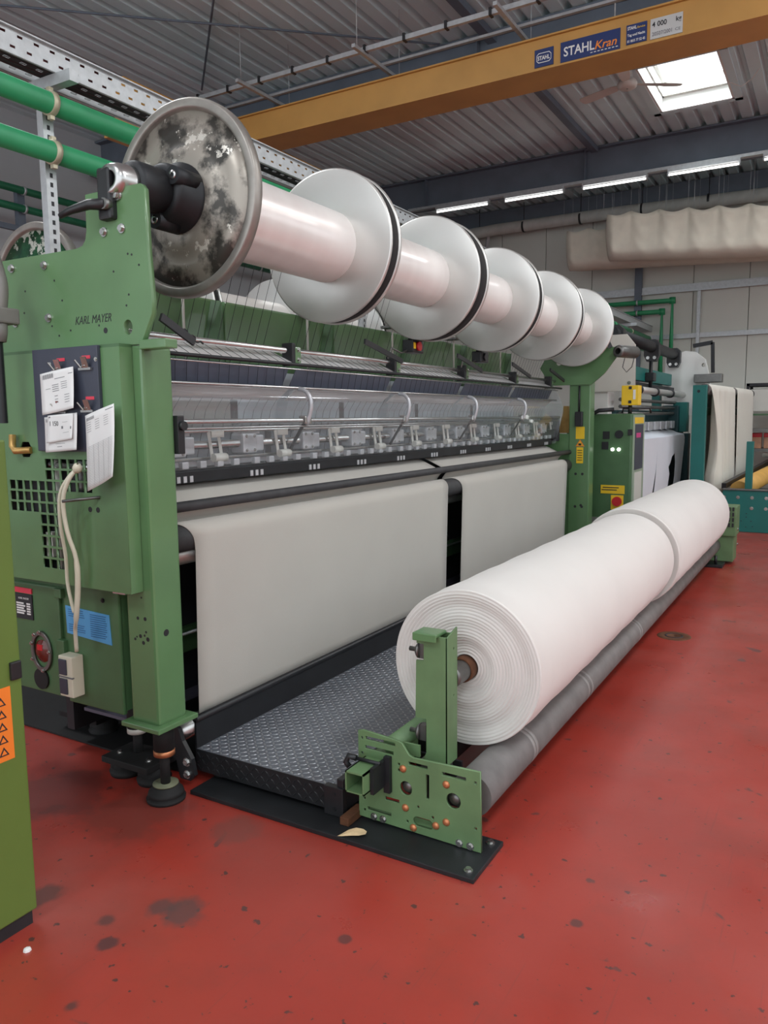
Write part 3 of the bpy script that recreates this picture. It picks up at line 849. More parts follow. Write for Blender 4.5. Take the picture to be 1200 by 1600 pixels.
# upper end plate
ol = [(-3.2, 1.836), (-2.235, 1.832), (-2.215, 1.862), (-2.172, 1.937), (-2.169, 1.985), (-2.180, 2.16), (-2.184, 2.375), (-2.200, 2.394),
      (-2.385, 2.398), (-2.494, 2.398), (-2.497, 2.27), (-2.506, 2.235), (-2.525, 2.216), (-2.56, 2.209), (-3.2, 2.214)]
ep = plate('end_plate', ol, [circ(-2.298, 1.897, .024, 20, .028)], 2.062, .024, 'xz', G, mc)
bolts(ep, [(-2.753, 2.05, 2.167), (-2.745, 2.05, 1.963), (-2.311, 2.05, 2.369), (-2.399, 2.05, 2.25), (-2.303, 2.05, 2.251), (-2.96, 2.05, 2.176), (-2.959, 2.05, 1.957)], .012, .014)
h = MB().cyl((0, -.0005, 0), (0, .001, 0), .0042, 10).build('drilled_hole', M['dark'], ep)
hp = [(-2.26, 2.15), (-2.225, 2.11), (-2.28, 2.155), (-2.36, 2.10), (-2.70, 2.10), (-2.885, 2.075), (-2.285, 2.01), (-2.30, 1.972), (-2.69, 1.886), (-2.62, 1.902), (-2.455, 1.91), (-2.73, 1.926), (-2.90, 1.99), (-2.66, 2.02)]
copies(h, [(x, 2.0497, z) for x, z in hp], ep)
bpy.data.objects.remove(h)
MB().cyl((-2.42, 2.0492, 1.893), (-2.42, 2.051, 1.893), .011, 14).build('drilled_hole', M['dark'], ep)
text('lettering', 'KARL MAYER', (-2.592, 1.925), .044, 2.0495, 'xz', M['inkd'], ep, .3, 0, width=.205, thick=.0004)
MB().bbox(-2.235, -2.10, 2.04, 2.10, 1.812, 1.846, .004).build('joint_block', G, mc)

# side cover with the square-hole grille and the hexagonal opening
cells = [(c, r) for c in range(5, 11) for r in range(0, 3)] + [(c, r) for c in range(0, 7) for r in range(2, 5) if not (c >= 5 and r == 2)] + [(c, r) for c in range(4, 7) for r in range(5, 10)]
hol = []
for c, r in cells:
    x = -2.985 + .0475 * c; z = 1.404 - .0455 * r
    hol.append(rect(x, x + .038, z - .037, z))
hexh = [(-2.862 + .042 * math.cos(k * PI / 3), 1.44 + .036 * math.sin(k * PI / 3)) for k in range(6)]
cov = plate('side_cover', rect(-3.15, -2.285, .905, 1.822), hol + [hexh], 1.994, .008, 'xz', G, mc)
MB().box(-2.32, -2.284, 1.9915, 2.05, .905, 1.822).box(-3.15, -2.285, 1.99, 2.05, .897, .905).build('cover_edge', G, mc)
MB().box(-3.14, -2.30, 2.045, 2.05, .92, 1.80).build('cover_backing', M['dark'], mc)
MB().cyl((-2.75, 2.02, 1.38), (-2.35, 2.02, 1.37), .014, 12).build('drive_rod', M['steel'], mc)
MB().cyl((-2.72, 2.02, .95), (-2.72, 2.02, 1.4), .016, 12).build('inner_pipe', M['offwhite'], mc)
MB().bbox(-2.6, -2.52, 2.01, 2.04, 1.28, 1.40, .01).build('inner_lever', M['steel_d'], mc)
MB().box(-2.80, -2.76, 2.012, 2.04, 1.0, 1.10).build('inner_tag', M['offwhite'], mc)
MB().tube([(-2.915, 1.97, 1.50), (-2.912, 1.965, 1.455), (-2.89, 1.96, 1.435), (-2.82, 1.985, 1.438)], .014, 12).build('brass_pipe', M['brass'], mc)
MB().cyl((-2.43, 1.99, 1.262), (-2.535, 1.90, 1.25), .006, 8).build('hook_rod', M['steel_d'], mc)
for x in (-2.49, -2.445):
    MB().cyl((x, 1.9893, 1.212), (x, 1.991, 1.212), .011, 12).build('drilled_hole', M['dark'], mc)
# strips between cover and post, upper seam line
MB().box(-3.15, -2.285, 1.992, 2.052, 1.822, 1.834).build('seam_strip', GD, mc)
MB().box(-2.60, -2.49, 1.986, 1.99, 1.815, 1.826).build('slot_cap', M['dark'], mc)

# slate notice board with clips and red labels
bd = MB().bbox(-2.762, -2.384, 1.974, 1.990, 1.436, 1.832, .003).build('notice_board', M['board'], mc)
YB = 1.974
cl0 = None
for (x, z) in ((-2.60, 1.742), (-2.445, 1.745), (-2.60, 1.586), (-2.445, 1.588)):
    mb = MB().box(x - .034, x + .034, YB - .012, YB - .002, z - .003, z + .006).bar((x - .02, YB - .012, z + .006), (x - .03, YB - .03, z + .034), .022, .004).bar((x + .012, YB - .012, z + .006), (x + .016, YB - .028, z + .044), .024, .004).cyl((x - .012, YB - .01, z + .014), (x + .012, YB - .01, z + .014), .009, 10)
    c_ = mb.build('bulldog_clip', M['steel'], bd)
for (x, z) in ((-2.59, 1.787), (-2.445, 1.79), (-2.435, 1.638)):
    MB().box(x - .023, x + .023, YB - .0015, YB, z - .006, z + .006).build('label_strip', M['redlab'], bd)
bolts(bd, [(-2.655, YB, 1.772), (-2.393, YB, 1.780)], .006, .004)

# lower housing: two doors with a seam, plates, sight glass, sockets, notice
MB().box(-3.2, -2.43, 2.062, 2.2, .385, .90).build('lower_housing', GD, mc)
MB().box(-3.3, -2.75, 2.7, 7.85, .02, .43).build('low_dark_box', M['dark'], mc)  # low dark box; its black also stands in for shade under the machine
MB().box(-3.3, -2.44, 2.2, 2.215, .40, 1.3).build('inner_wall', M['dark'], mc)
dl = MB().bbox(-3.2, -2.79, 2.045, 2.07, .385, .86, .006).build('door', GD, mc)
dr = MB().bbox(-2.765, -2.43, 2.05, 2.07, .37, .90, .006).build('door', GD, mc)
MB().bbox(-2.80, -2.755, 2.03, 2.06, .82, .86, .004).build('hinge', GD, dl); MB().bbox(-2.80, -2.755, 2.03, 2.06, .56, .64, .004).build('hinge', GD, dl)
bolts(dr, [(-2.52, 2.05, .835)], .007, .006, mat_='blackm')
rp_ = MB().box(-3.10, -2.962, 2.040, 2.0455, .70, .81).build('rating_plate', M['inkd'], dl)
MB().box(-3.10, -2.962, 2.0395, 2.0455, .815, .838).build('label_strip', M['redlab'], dl)
for k in range(5):
    MB().box(-3.07, -3.02 + .01 * (k % 2), 2.0392, 2.0402, .765 - .011 * k, .772 - .011 * k).box(-3.0, -2.975, 2.0392, 2.0402, .765 - .011 * k, .772 - .011 * k).build('print_line', M['paper'], rp_)
text('lettering', 'KARL MAYER', (-3.055, .787), .012, 2.0396, 'xz', M['paper'], rp_, .3, width=.07, thick=.0003)
# oval sight glass
sg = plate('sight_glass_frame', circ(-2.915, .57, .066, 28, .088), [circ(-2.915, .57, .052, 28, .072)], 2.040, .014, 'xz', M['steel_d'], dl)
MB().lathe((-2.915, 2.043, .57), (0, 1, 0), [(-.012, .001), (-.010, .03), (0, .05)], 24).build('lens', mat('dark_red_lens', (96, 34, 24), .12, 0, .3, 20), sg)
MB().bbox(-2.935, -2.90, 2.031, 2.036, .575, .60, .001).build('red_marker', M['red'], sg)
bolts(sg, [(-2.972, 2.033, .60), (-2.972, 2.033, .53), (-2.915, 2.033, .655), (-2.858, 2.033, .575), (-2.905, 2.033, .487), (-2.952, 2.033, .64)], .006, .008)
MB().cyl((-2.93, 2.036, .445), (-2.93, 2.046, .445), .046, 28).build('round_cap', M['rubber'], dl)
# twin socket box
sk = MB().bbox(-2.745, -2.66, 1.992, 2.05, .418, .592, .006).build('socket_box', M['cream'], dr)
MB().bbox(-2.738, -2.692, 1.986, 1.994, .512, .578, .003).build('socket_lid', M['board'], sk)
MB().bbox(-2.738, -2.692, 1.986, 1.994, .430, .496, .003).build('socket_lid', M['board'], sk)
MB().box(-2.746, -2.659, 1.990, 2.0, .500, .506).build('joint_line', M['ink'], sk)
# light blue notice with print
bn = MB().add([(-2.748, 2.047, .672), (-2.478, 2.047, .655), (-2.486, 2.047, .778), (-2.752, 2.047, .790), (-2.748, 2.0495, .672), (-2.478, 2.0495, .655), (-2.486, 2.0495, .778), (-2.752, 2.0495, .790)],
              [(0, 1, 2, 3), (7, 6, 5, 4), (0, 4, 5, 1), (1, 5, 6, 2), (2, 6, 7, 3), (3, 7, 4, 0)]).build('notice', M['blue'], dr)
mb = MB()
for k in range(11):
    z = .768 - .009 * k
    mb.box(-2.60, -2.50 - .012 * random.random(), 2.0462, 2.0468, z - .0018, z + .0018)
    if k not in (4, 5, 6): mb.box(-2.735, -2.645 + .02 * random.random(), 2.0462, 2.0468, z + .006, z + .009)
mb.build('print_lines', M['blueink'], bn)

# post with foot plate
po = MB().bbox(-2.385, -2.235, 2.052, 2.20, .36, 1.83, .012).build('post', G, mc)
MB().bbox(-2.415, -2.205, 2.02, 2.235, .342, .362, .004).build('foot_plate', G, mc)
for (x, z, r) in ((-2.325, .786, .007), (-2.285, .787, .008), (-2.315, .715, .008), (-2.345, .70, .006), (-2.292, .72, .005), (-2.30, .69, .008), (-2.275, .707, .009), (-2.30, .905, .004), (-2.30, .87, .004), (-2.335, .71, .004), (-2.283, .735, .005)):
    MB().cyl((x, 2.0513, z), (x, 2.053, z), r, 12).build('drilled_hole', M['dark'], po)
MB().cyl((-2.2345, 2.11, .725), (-2.236, 2.11, .725), .014, 14).build('drilled_hole', M['dark'], po)
MB().bar((-2.34, 2.047, 1.70), (-2.34, 2.047, 1.83), .012, .006, (0, 1, 0)).build('cover_strip', GD, po)
bolts(po, [(-2.335, 2.05, 1.62), (-2.33, 2.05, .915)], .006, .01)
MB().box(-2.40, -2.33, 2.0, 2.05, .888, .90).build('latch', M['steel'], mc)
MB().bbox(-2.245, -2.215, 2.20, 2.235, 1.42, 1.57, .004).cyl((-2.215, 2.22, 1.53), (-2.20, 2.22, 1.53), .018, 12).build('guard_hinge', M['black'], mc)
# levelling legs
for (x, y, top) in ((-2.32, 2.15, .345), (-2.60, 2.26, .385), (-3.15, 2.5, .385)):
    lg = MB().cyl((x, y, .06), (x, y, .24), .020, 14).cyl((x, y, .20), (x, y, top), .042, 16).build('levelling_leg', M['rubber'], mc)
    MB().cyl((x, y, .192), (x, y, .215), .0435, 18).build('adjusting_ring', M['copper'] if x > -2.5 else M['offwhite'], lg)
MB().lathe((-2.32, 2.15, 0), (0, 0, 1), [(0, .001), (0, .078), (.012, .08), (.018, .066), (.026, .074), (.04, .07), (.045, .058), (.06, .056), (.064, .02), (.064, .001)], 30).build('foot_pad', M['rubber'], mc)
MB().lathe((-2.32, 2.15, .0645), (0, 0, 1), [(0, .001), (0, .052), (.006, .052), (.006, .001)], 26).build('foot_disc', mat('dusty_olive_disc', (112, 116, 92), .7, 0, .15, 30), mc)
for xo, yo in ((-2.57, 2.24), (-3.2, 2.5)):
    fp = MB().bbox(xo - .14, xo + .14, yo - .09, yo + .09, .072, .10, .004).build('foot_plate', M['rubber'], mc)
    for dx in (-.085, .085):
        MB().lathe((xo + dx, yo, 0), (0, 0, 1), [(0, .001), (0, .07), (.02, .075), (.028, .055), (.04, .07), (.052, .055), (.072, .06), (.072, .001)], 24).build('rubber_foot', M['rubber'], fp)
    bolts(fp, [(xo - .09, yo - .03, .10), (xo + .09, yo - .03, .10)], .010, .012, '+z')

# beam bearing, clamp handle, stub shaft and hub
AX, AZ = -2.32, 2.43
bk = MB().bbox(-2.395, -2.325, 2.02, 2.10, 2.285, 2.47, .012).build('bearing_block', M['black'], mc)
MB().lathe((AX - .01, 2.02, AZ - .005), (0, 1, 0), [(.005, .03), (0, .05), (.03, .062), (.075, .066), (.09, .07), (.09, .03)], 30).build('bearing_ring', M['steel'], mc)
MB().tube([(-2.345, 2.015, 2.335), (-2.40, 1.985, 2.335), (-2.47, 1.96, 2.318), (-2.515, 1.95, 2.302)], [.022, .019, .014, .010], 12).build('clamp_handle', M['black'], mc)
MB().cyl((-2.342, 2.00, 2.335), (-2.342, 2.03, 2.335), .020, 16).build('handle_boss', M['steel_d'], mc)
bolts(mc, [(-2.318, 2.048, 2.37)], .014, .016)
MB().lathe((AX, 2.11, AZ), (0, 1, 0), [(0, .03), (0, .075), (.015, .083), (.06, .084), (.15, .084), (.15, .03)], 36).build('stub_shaft', M['blackm'], mc)
hb = MB().lathe((AX, 2.25, AZ), (0, 1, 0), [(0, .08), (.0, .10), (.02, .112), (.09, .115), (.10, .135), (.135, .137), (.135, .05)], 44).build('hub', M['blackm'], mc)
for a in (25, 145, 265):
    x, z = AX + .105 * math.cos(math.radians(a)), AZ + .105 * math.sin(math.radians(a))
    lb = MB().cyl((x, 2.235, z), (x, 2.36, z), .034, 20).build('hub_lobe', M['blackm'], hb)
    MB().lathe((x, 2.233, z), (0, 1, 0), [(0, .008), (0, .017), (.004, .017), (.004, .008)], 16).build('socket_screw', M['steel'], lb)

Y0, Y1 = 2.28, 7.72
# guide rails and sheets of the knitting zone, one after another from the top
MB().cyl((-2.54, 2.1, 1.912), (-2.54, Y1 + .1, 1.912), .015, 14).build('guide_rail', M['steel'], mc)
MB().cyl((-2.47, 2.2, 1.836), (-2.47, Y1 + .1, 1.836), .009, 10).build('guide_rod', M['black'], mc)
YJ = [3.36, 4.45, 5.54, 6.62]
for y in YJ + [7.6]:
    br = MB().bbox(-2.56, -2.49, y - .05, y - .02, 1.83, 1.95, .006).build('rail_bracket', M['black'], mc)
    MB().bbox(-2.55, -2.495, y - .02, y + .035, 1.84, 1.93, .006).build('bracket_block', G, br)
    bolts(br, [(-2.495, y + .01, 1.865), (-2.495, y + .01, 1.915)], .008, .01, '+x')
edges = [Y0] + YJ + [Y1]
for i in range(5):
    a, b = edges[i] + .015, edges[i + 1] - .05
    MB().add([(-2.66, a, 1.925), (-2.66, b, 1.925), (-2.49, b, 1.845), (-2.49, a, 1.845)], [(0, 1, 2, 3)]).build('deflector_sheet', M['silver'], mc, solid=.003)
    MB().add([(-2.515, a, 1.822), (-2.515, b, 1.822), (-2.565, b, 1.728), (-2.565, a, 1.728)], [(0, 1, 2, 3)]).build('dark_sheet', mat('slate_blue_sheet', (104, 112, 130), .3, .3, .06, 5), mc, solid=.003)
    MB().add([(-2.52, a, 1.712), (-2.52, b, 1.712), (-2.60, b, 1.652), (-2.60, a, 1.652)], [(0, 1, 2, 3)]).build('deflector_sheet', M['silver'], mc, solid=.003)
    MB().add([(-2.93, a, 1.83), (-2.93, b, 1.83), (-2.93, b, 1.50), (-2.93, a, 1.50)], [(0, 1, 2, 3)]).build('rear_panel', M['bluegrey'] if i else M['offwhite'], mc, solid=.004)
    MB().box(-2.70, -2.69, a, b, 1.31, 1.50).build('inner_plate', mat('pale_inner_plate', (150, 154, 160), .4, .2, .15, 9), mc)
MB().cyl((-2.49, Y0, 1.716), (-2.49, Y1, 1.716), .007, 8).build('guide_rod', M['steel'], mc)
MB().cyl((-2.475, Y0, 1.812), (-2.475, Y1, 1.812), .004, 8).build('guide_rod', M['steel'], mc)
MB().cyl((-2.455, 2.2, 1.545), (-2.455, Y1, 1.545), .012, 12).build('guard_rail', M['steel'], mc)
MB().cyl((-2.465, 2.2, 1.515), (-2.465, Y1, 1.515), .005, 8).build('guard_rod', M['steel'], mc)
MB().cyl((-2.59, Y0, 1.435), (-2.59, Y1, 1.435), .020, 14).build('needle_shaft', M['steel'], mc)
MB().box(-2.66, -2.61, Y0, Y1, 1.335, 1.36).build('guide_bar', M['mech'], mc)
MB().box(-2.68, -2.655, Y0, Y1, 1.50, 1.53).build('guide_bar', M['steel_d'], mc)
MB().bbox(-2.60, -2.53, Y0, Y1, 1.268, 1.325, .006).build('needle_bar', M['blackm'], mc)
MB().bbox(-2.60, -2.58, Y0, Y1, 1.365, 1.378, .003).build('guide_bar', M['steel'], mc)
MB().cyl((-2.56, Y0, 1.50), (-2.56, Y1, 1.50), .008, 8).build('lift_rod', M['steel'], mc)
# castings on the needle shaft
k0 = None
y = 2.47
n = 0
while y < 7.6:
    mb = MB().bbox(-2.635, -2.55, y, y + .11, 1.385, 1.485, .012).bbox(-2.63, -2.558, y + .10, y + .17, 1.395, 1.475, .008)
    mb.box(-2.62, -2.57, y + .01, y + .15, 1.48, 1.50)
    mb.build('shaft_casting', M['mech'], mc)
    yy = y + .27
    lk = MB().bar((-2.545, yy, 1.375), (-2.555, yy - .01, 1.495), .018, .014).bar((-2.545, yy + .065, 1.375), (-2.555, yy + .055, 1.495), .018, .014).cyl((-2.53, yy - .01, 1.375), (-2.53, yy + .075, 1.375), .020, 12).box(-2.56, -2.535, yy - .01, yy + .075, 1.47, 1.50).build('link_arm', M['offwhite'], mc)
    for kk in range(3):
        MB().box(-2.531, -2.526, y + .02 + .04 * kk, y + .04 + .04 * kk, 1.272, 1.30).build('needle_clip', M['mech'], mc)
    for kk in range(4):
        MB().bbox(-2.545, -2.52, y + .05 + .115 * kk, y + .09 + .115 * kk, 1.333, 1.365, .004).build('guide_clip', M['mech'], mc)
    bolts(mc, [(-2.55, y + .025, 1.40), (-2.55, y + .085, 1.40), (-2.55, y + .025, 1.47), (-2.55, y + .085, 1.47)], .006, .006, '+x')
    y += .50
    n += 1
# clear guards with their curved arms
gp = [(-2.50, 1.712), (-2.455, 1.70), (-2.425, 1.665), (-2.42, 1.61), (-2.44, 1.545), (-2.475, 1.44), (-2.505, 1.33)]
def spl(p, m=4):
    out = []
    for i in range(len(p) - 1):
        a, b, c, d = p[max(0, i - 1)], p[i], p[i + 1], p[min(len(p) - 1, i + 2)]
        for k in range(m):
            t_ = k / m
            out.append(tuple(.5 * ((2 * b[j]) + (-a[j] + c[j]) * t_ + (2 * a[j] - 5 * b[j] + 4 * c[j] - d[j]) * t_ ** 2 + (-a[j] + 3 * b[j] - 3 * c[j] + d[j]) * t_ ** 3) for j in range(len(b))))
    out.append(tuple(p[-1]))
    return out
gps = spl(gp)
for i in range(5):
    MB().sheet(gps, [edges[i] + .008, edges[i + 1] - .008]).build('guard_pane', M['glass'], mc)
for y in YJ:
    MB().tube([(x + .006, y, z) for x, z in gps[:18]], .012, 8).build('guard_arm', M['mech'], mc)
    MB().bbox(-2.475, -2.43, y - .03, y + .03, 1.525, 1.57, .008).build('rail_clamp', M['steel'], mc)
    MB().bar((-2.46, y, 1.53), (-2.55, y - .02, 1.38), .02, .012).build('guard_stay', M['black'], mc)
MB().prism([(-2.72, 1.28), (-2.50, 1.28), (-2.42, 1.6), (-2.45, 1.72), (-2.52, 1.84), (-2.72, 1.84)], Y1 + .01, Y1 + .03).build('guard_end', M['glass'], mc)
MB().bbox(-2.70, -2.47, Y1 + .03, Y1 + .07, 1.30, 1.56, .01).bbox(-2.62, -2.5, Y1 - .02, Y1 + .05, 1.32, 1.42, .01).build('end_gearbox', M['blackm'], mc)
# sheer yarn sheets and dark yarn groups coming from the beams
for i in range(5):
    a, b = edges[i] + .03, edges[i + 1] - .06
    MB().sheet([(-2.575, 1.70), (-2.62, 1.52), (-2.63, 1.36)], [a, b]).build('yarn_sheet', M['yarnsheet'], mc)
mb = MB()
ny = 76
for k in range(ny):
    y = Y0 + .06 + (Y1 - Y0 - .1) * k / ny
    if any(abs(y - j) < .045 for j in YJ): continue
    w = .0017
    p = [(-2.50, y + .02, 2.36), (-2.655, y + .02, 1.934), (-2.485, y, 1.848), (-2.505, y + .006, 1.822), (-2.556, y + .05, 1.722), (-2.575, y + .055, 1.69)]
    q = [(-2.615, y + .02, 1.60), (-2.62, y - .05, 1.36)]
    for u, v_ in list(zip(p[:-1], p[1:])) + [(p[-1], q[0]), (q[0], q[1])]:
        mb.bar(u, v_, w, w)
ys_ = mb.build('yarn_strands', M['dark'], mc); ys_['kind'] = 'stuff'
# small tension arms with fingers, and stop buttons on the rail
for (y, x) in ((2.12, -2.2), (3.92, -2.42), (5.2, -2.42), (6.3, -2.42), (7.3, -2.42)):
    ar = MB().bar((x, y, 2.0 if y > 3 else 1.935), (x, y + (.45 if y > 3 else .17), 1.91 if y > 3 else 1.855), .012, .03).build('tension_arm', M['black'], mc)
    for kk in range(3):
        f_ = .45 + .25 * kk
        L_ = .45 if y > 3 else .17
        zz = (2.0 if y > 3 else 1.935) - f_ * (.09 if y > 3 else .08)
        MB().tube([(x, y + f_ * L_, zz), (x - .02, y + f_ * L_ + .05, zz + .0), (x - .03, y + f_ * L_ + .075, zz + .006), (x - .04, y + f_ * L_ + .10, zz)], .004, 6).build('finger', M['black'], ar)
for (y, rd) in ((4.55, True), (5.66, False)):
    eb = MB().bbox(-2.49, -2.41, y - .05, y + .10, 1.975, 2.06, .008).build('switch_box', M['black'], mc)
    MB().cyl((-2.41, y + .02, 2.018), (-2.395, y + .02, 2.018), .03, 18).build('stop_button', M['red'] if rd else M['black'], eb)
    MB().cyl((-2.45, y + .10, 2.02), (-2.45, y + .14, 2.02), .022, 14).cyl((-2.45, y, 2.06), (-2.45, y, 2.09), .022, 14).build('cable_gland', M['black'], eb)
    if rd: MB().box(-2.409, -2.407, y - .045, y - .015, 2.0, 2.04).build('tag', M['yellow'], eb)
    MB().tube([(-2.45, y - .02, 2.0), (-2.47, y - .1, 1.97), (-2.5, y - .18, 2.0), (-2.5, y - .22, 1.93)], .006, 6).build('cable', M['steel_d'], eb)

# green back beam with its columns
XBK = -3.0
for i in range(5):
    a, b = edges[i] + .01, edges[i + 1] - .05
    MB().bbox(XBK - .06, XBK, a, b, 1.83, 2.21, .012).build('back_panel', G, mc)
    MB().add([(XBK + .002, b - .15, 1.85), (XBK + .06, b - .07, 1.85), (XBK + .002, b, 1.85), (XBK + .002, b - .05, 2.20), (XBK + .05, b - .02, 2.20), (XBK + .002, b + .03, 2.20)], [(0, 1, 4, 3), (1, 2, 5, 4), (3, 4, 5), (0, 2, 1)]).build('back_rib', GD, mc)
    ym = (a + b) / 2 + .2
    MB().cyl((XBK + .05, ym, 1.86), (XBK + .05, ym, 2.26), .008, 8).build('stay_rod', M['offwhite'], mc)
    MB().bbox(XBK - .03, XBK + .09, ym - .04, ym + .04, 2.225, 2.245, .004).build('stay_cap', M['steel_d'], mc)
MB().box(-3.10, -3.05, Y0, Y1, .1, 1.83).build('rear_cover', M['dark'], mc)
# rollers that lead the fabric, dark aprons, green beam
MB().cyl((-2.40, 2.2, 1.185), (-2.40, 7.9, 1.185), .023, 16).build('spreader_bar', M['darkroll'], mc)
MB().cyl((-2.42, 2.2, 1.05), (-2.42, 7.86, 1.05), .062, 28).build('take_off_roller', M['darkroll'], mc)
MB().cyl((-2.53, 2.25, .955), (-2.53, 7.8, .955), .05, 22).build('press_roller', M['alu'], mc)
MB().cyl((-2.56, 2.2, 1.0), (-2.56, 2.3, 1.0), .075, 22).build('roller_bearing', M['black'], mc)
ap = MB().box(-2.72, -2.70, 2.2, 7.85, .56, .96).build('apron_panel', M['dark'], mc)
bolts(ap, [(-2.70, 2.45 + .45 * k, .60) for k in range(12)] + [(-2.70, 2.55 + .9 * k, .92) for k in range(6)], .010, .01, '+x')
MB().box(-2.78, -2.64, 2.2, 7.9, .94, .975).build('apron_ledge', GD, mc)
MB().bbox(-2.80, -2.66, 2.2, 7.9, .44, .56, .008).build('floor_beam', GD, mc)
MB().cyl((-2.63, 2.2, .545), (-2.63, 7.85, .545), .008, 8).build('trip_rod', M['galv'], mc)
MB().box(-3.0, -2.66, 2.3, 7.9, .20, .215).build('drip_sheet', mat('violet_grey_sheet', (92, 90, 104), .6, 0, .15, 3), mc)
MB().box(-4.6, -2.45, 2.35, 7.9, .002, .01).build('under_shade_sheet', M['rubber'], mc)  # dark floor sheet standing in for the shade under the machine
# middle frame seen between the two webs
MB().bbox(-2.66, -2.52, 4.98, 5.08, .0, 1.16, .01).build('middle_post', GD, mc)
MB().bbox(-2.51, -2.47, 4.97, 5.09, .62, .98, .006).build('bearing_plate', M['dark'], mc)

# far end frame
YF = 7.9
fp = MB().bbox(-2.41, -2.19, YF, YF + .16, .0, 1.90, .012).build('post', G, mc)
plate('beam_bracket', [(-2.60, 1.87), (-2.18, 1.87), (-2.05, 1.98), (-1.93, 2.14), (-1.93, 2.23), (-2.60, 2.25), (-2.72, 2.05)], [circ(-2.52, 2.10, .03)], YF - .01, .03, 'xz', G, mc)
plate('end_plate', [(-2.72, .05), (-2.40, .05), (-2.40, 1.37), (-2.60, 1.38), (-2.72, 1.30)], [], YF + .02, .02, 'xz', G, mc)
MB().bbox(-2.34, -2.26, YF - .04, YF, 1.45, 1.60, .01).cyl((-2.30, YF - .02, 1.6), (-2.30, YF - .02, 1.86), .010, 8).build('switch_box', M['black'], mc)
lb_ = MB().box(-2.335, -2.245, YF - .003, YF, 1.32, 1.445).build('warning_label', M['yellow'], fp)
lb_ = MB().box(-2.325, -2.255, YF - .003, YF, 1.07, 1.235).build('warning_label', M['yellow'], fp)
tri = MB().prism([(-2.335, 1.245), (-2.245, 1.245), (-2.29, 1.315)], YF - .003, YF).build('warning_triangle', M['orange'], fp)
MB().prism([(-2.32, 1.252), (-2.26, 1.252), (-2.29, 1.30)], YF - .0045, YF - .003).build('triangle_face', M['yellow'], tri)
MB().box(-2.305, -2.275, YF - .006, YF - .0045, 1.255, 1.275).build('symbol', M['inkd'], tri)
for k in range(5):
    MB().box(-2.315, -2.265, YF - .004, YF - .003, 1.20 - .025 * k, 1.207 - .025 * k).build('print_line', M['inkd'], fp)
for (x, z) in ((-2.33, .96), (-2.26, .96), (-2.33, .62), (-2.26, .62), (-2.27, .635)):
    MB().cyl((x, YF - .001, z), (x, YF + .001, z), .014, 10).build('drilled_hole', M['dark'], fp)
MB().bar((-2.25, YF - .12, 2.62), (-2.16, YF - .12, 2.58), .03, .06).bar((-2.16, YF - .12, 2.59), (-1.98, YF - .08, 2.22), .03, .04).build('clamp_lever', M['black'], mc)
MB().lathe((-1.90, YF - .12, 2.18), (.35, 1, 0), [(0, .03), (0, .055), (.02, .06), (.30, .06), (.30, .03)], 22).build('tube_end', M['steel_d'], mc)
MB().tube([(-1.86, YF, 2.12), (-1.88, YF, 2.03), (-1.84, YF, 1.98), (-1.79, YF, 2.03), (-1.77, YF, 2.12)], .004, 6).build('loose_wire', M['dark'], mc)
MB().bbox(-2.70, -2.52, YF - .12, YF, 1.38, 1.52, .01).build('gearbox', M['blackm'], mc)
MB().prism([(-2.55, 1.38), (-2.42, 1.38), (-2.45, 1.66), (-2.50, 1.66)], YF + .10, YF + .2).build('yarn_cone_cover', M['brass'], mc)

# ================================================================== warp beams
JY = [3.40, 4.485, 5.57, 6.655, 7.74]
JT = [.085, .13, .09, .08, .03]
R = .383
def warp_beam(ax, az, ya, yb, jt, near, label, group, core=.178, first=False):
    t_ = thing('warp_beam', (ax, (ya + yb) / 2, az - R), label, 'warp beam', group)
    MB().lathe((ax, ya, az), (0, 1, 0), [(.02, core), (yb - ya + .002, core)], 72).build('yarn_winding', M['yarn'], t_)
    if first:
        MB().lathe((ax, ya, az), (0, 1, 0), [(-.02, .12), (-.02, .19), (-.008, .205), (-.002, .25), (.004, .342), (.03, .342), (.03, .17)], 72).build('flange_face', near, t_)
        MB().lathe((ax, ya, az), (0, 1, 0), [(.006, .336), (-.006, .342), (-.012, .346), (-.014, .352), (-.014, .374), (-.012, .379), (-.006, .383), (.028, .383), (.032, .378), (.032, .33)], 80).build('flange_rim', M['rimsteel'], t_)
    else:
        MB().lathe((ax, ya, az), (0, 1, 0), [(0, .10), (0, .376), (.003, .383), (.018, .383), (.021, .378), (.021, .17)], 80).build('flange', M['alu'], t_)
    MB().lathe((ax, yb, az), (0, 1, 0), [(0, .17), (0, .374), (.003, .383), (.014, .383), (.018, .378), (.018, .10)], 80).build('flange', M['alu'], t_)
    if jt > .04:
        MB().lathe((ax, yb, az), (0, 1, 0), [(.018, .30), (.018, .376), (jt - .004, .376), (jt - .004, .30)], 72).build('rim_band', M['rubber'], t_)
    MB().cyl((ax, yb + .001, az), (ax, yb + jt - .002, az), .09, 20).build('shaft_coupling', M['blackm'], t_)
ORD = ['nearest front warp beam with scuffed dirty flange and pearly yarn', 'second front warp beam, just past the scuffed one', 'third front warp beam, in the middle of the row', 'fourth front warp beam along the row', 'farthest front warp beam beside the far green bracket']
ys0 = [2.385] + [JY[i] + JT[i] for i in range(4)]
for i in range(5):
    warp_beam(AX, AZ, ys0[i], JY[i], JT[i], M['wornflange'], ORD[i], 'front row of warp beams', first=(i == 0))
ORD2 = ['nearest rear warp beam with flaking green flange', 'second rear warp beam behind the green pipes', 'third rear warp beam behind the green back panel', 'fourth rear warp beam behind the green back panel', 'farthest rear warp beam behind the green back panel']
for i in range(3):
    y0 = 2.84 + 1.085 * i
    warp_beam(-3.9, 2.263, y0, y0 + 1.02, .06, M['greenflange'], ORD2[i], 'rear row of warp beams', core=.2, first=(i == 0))

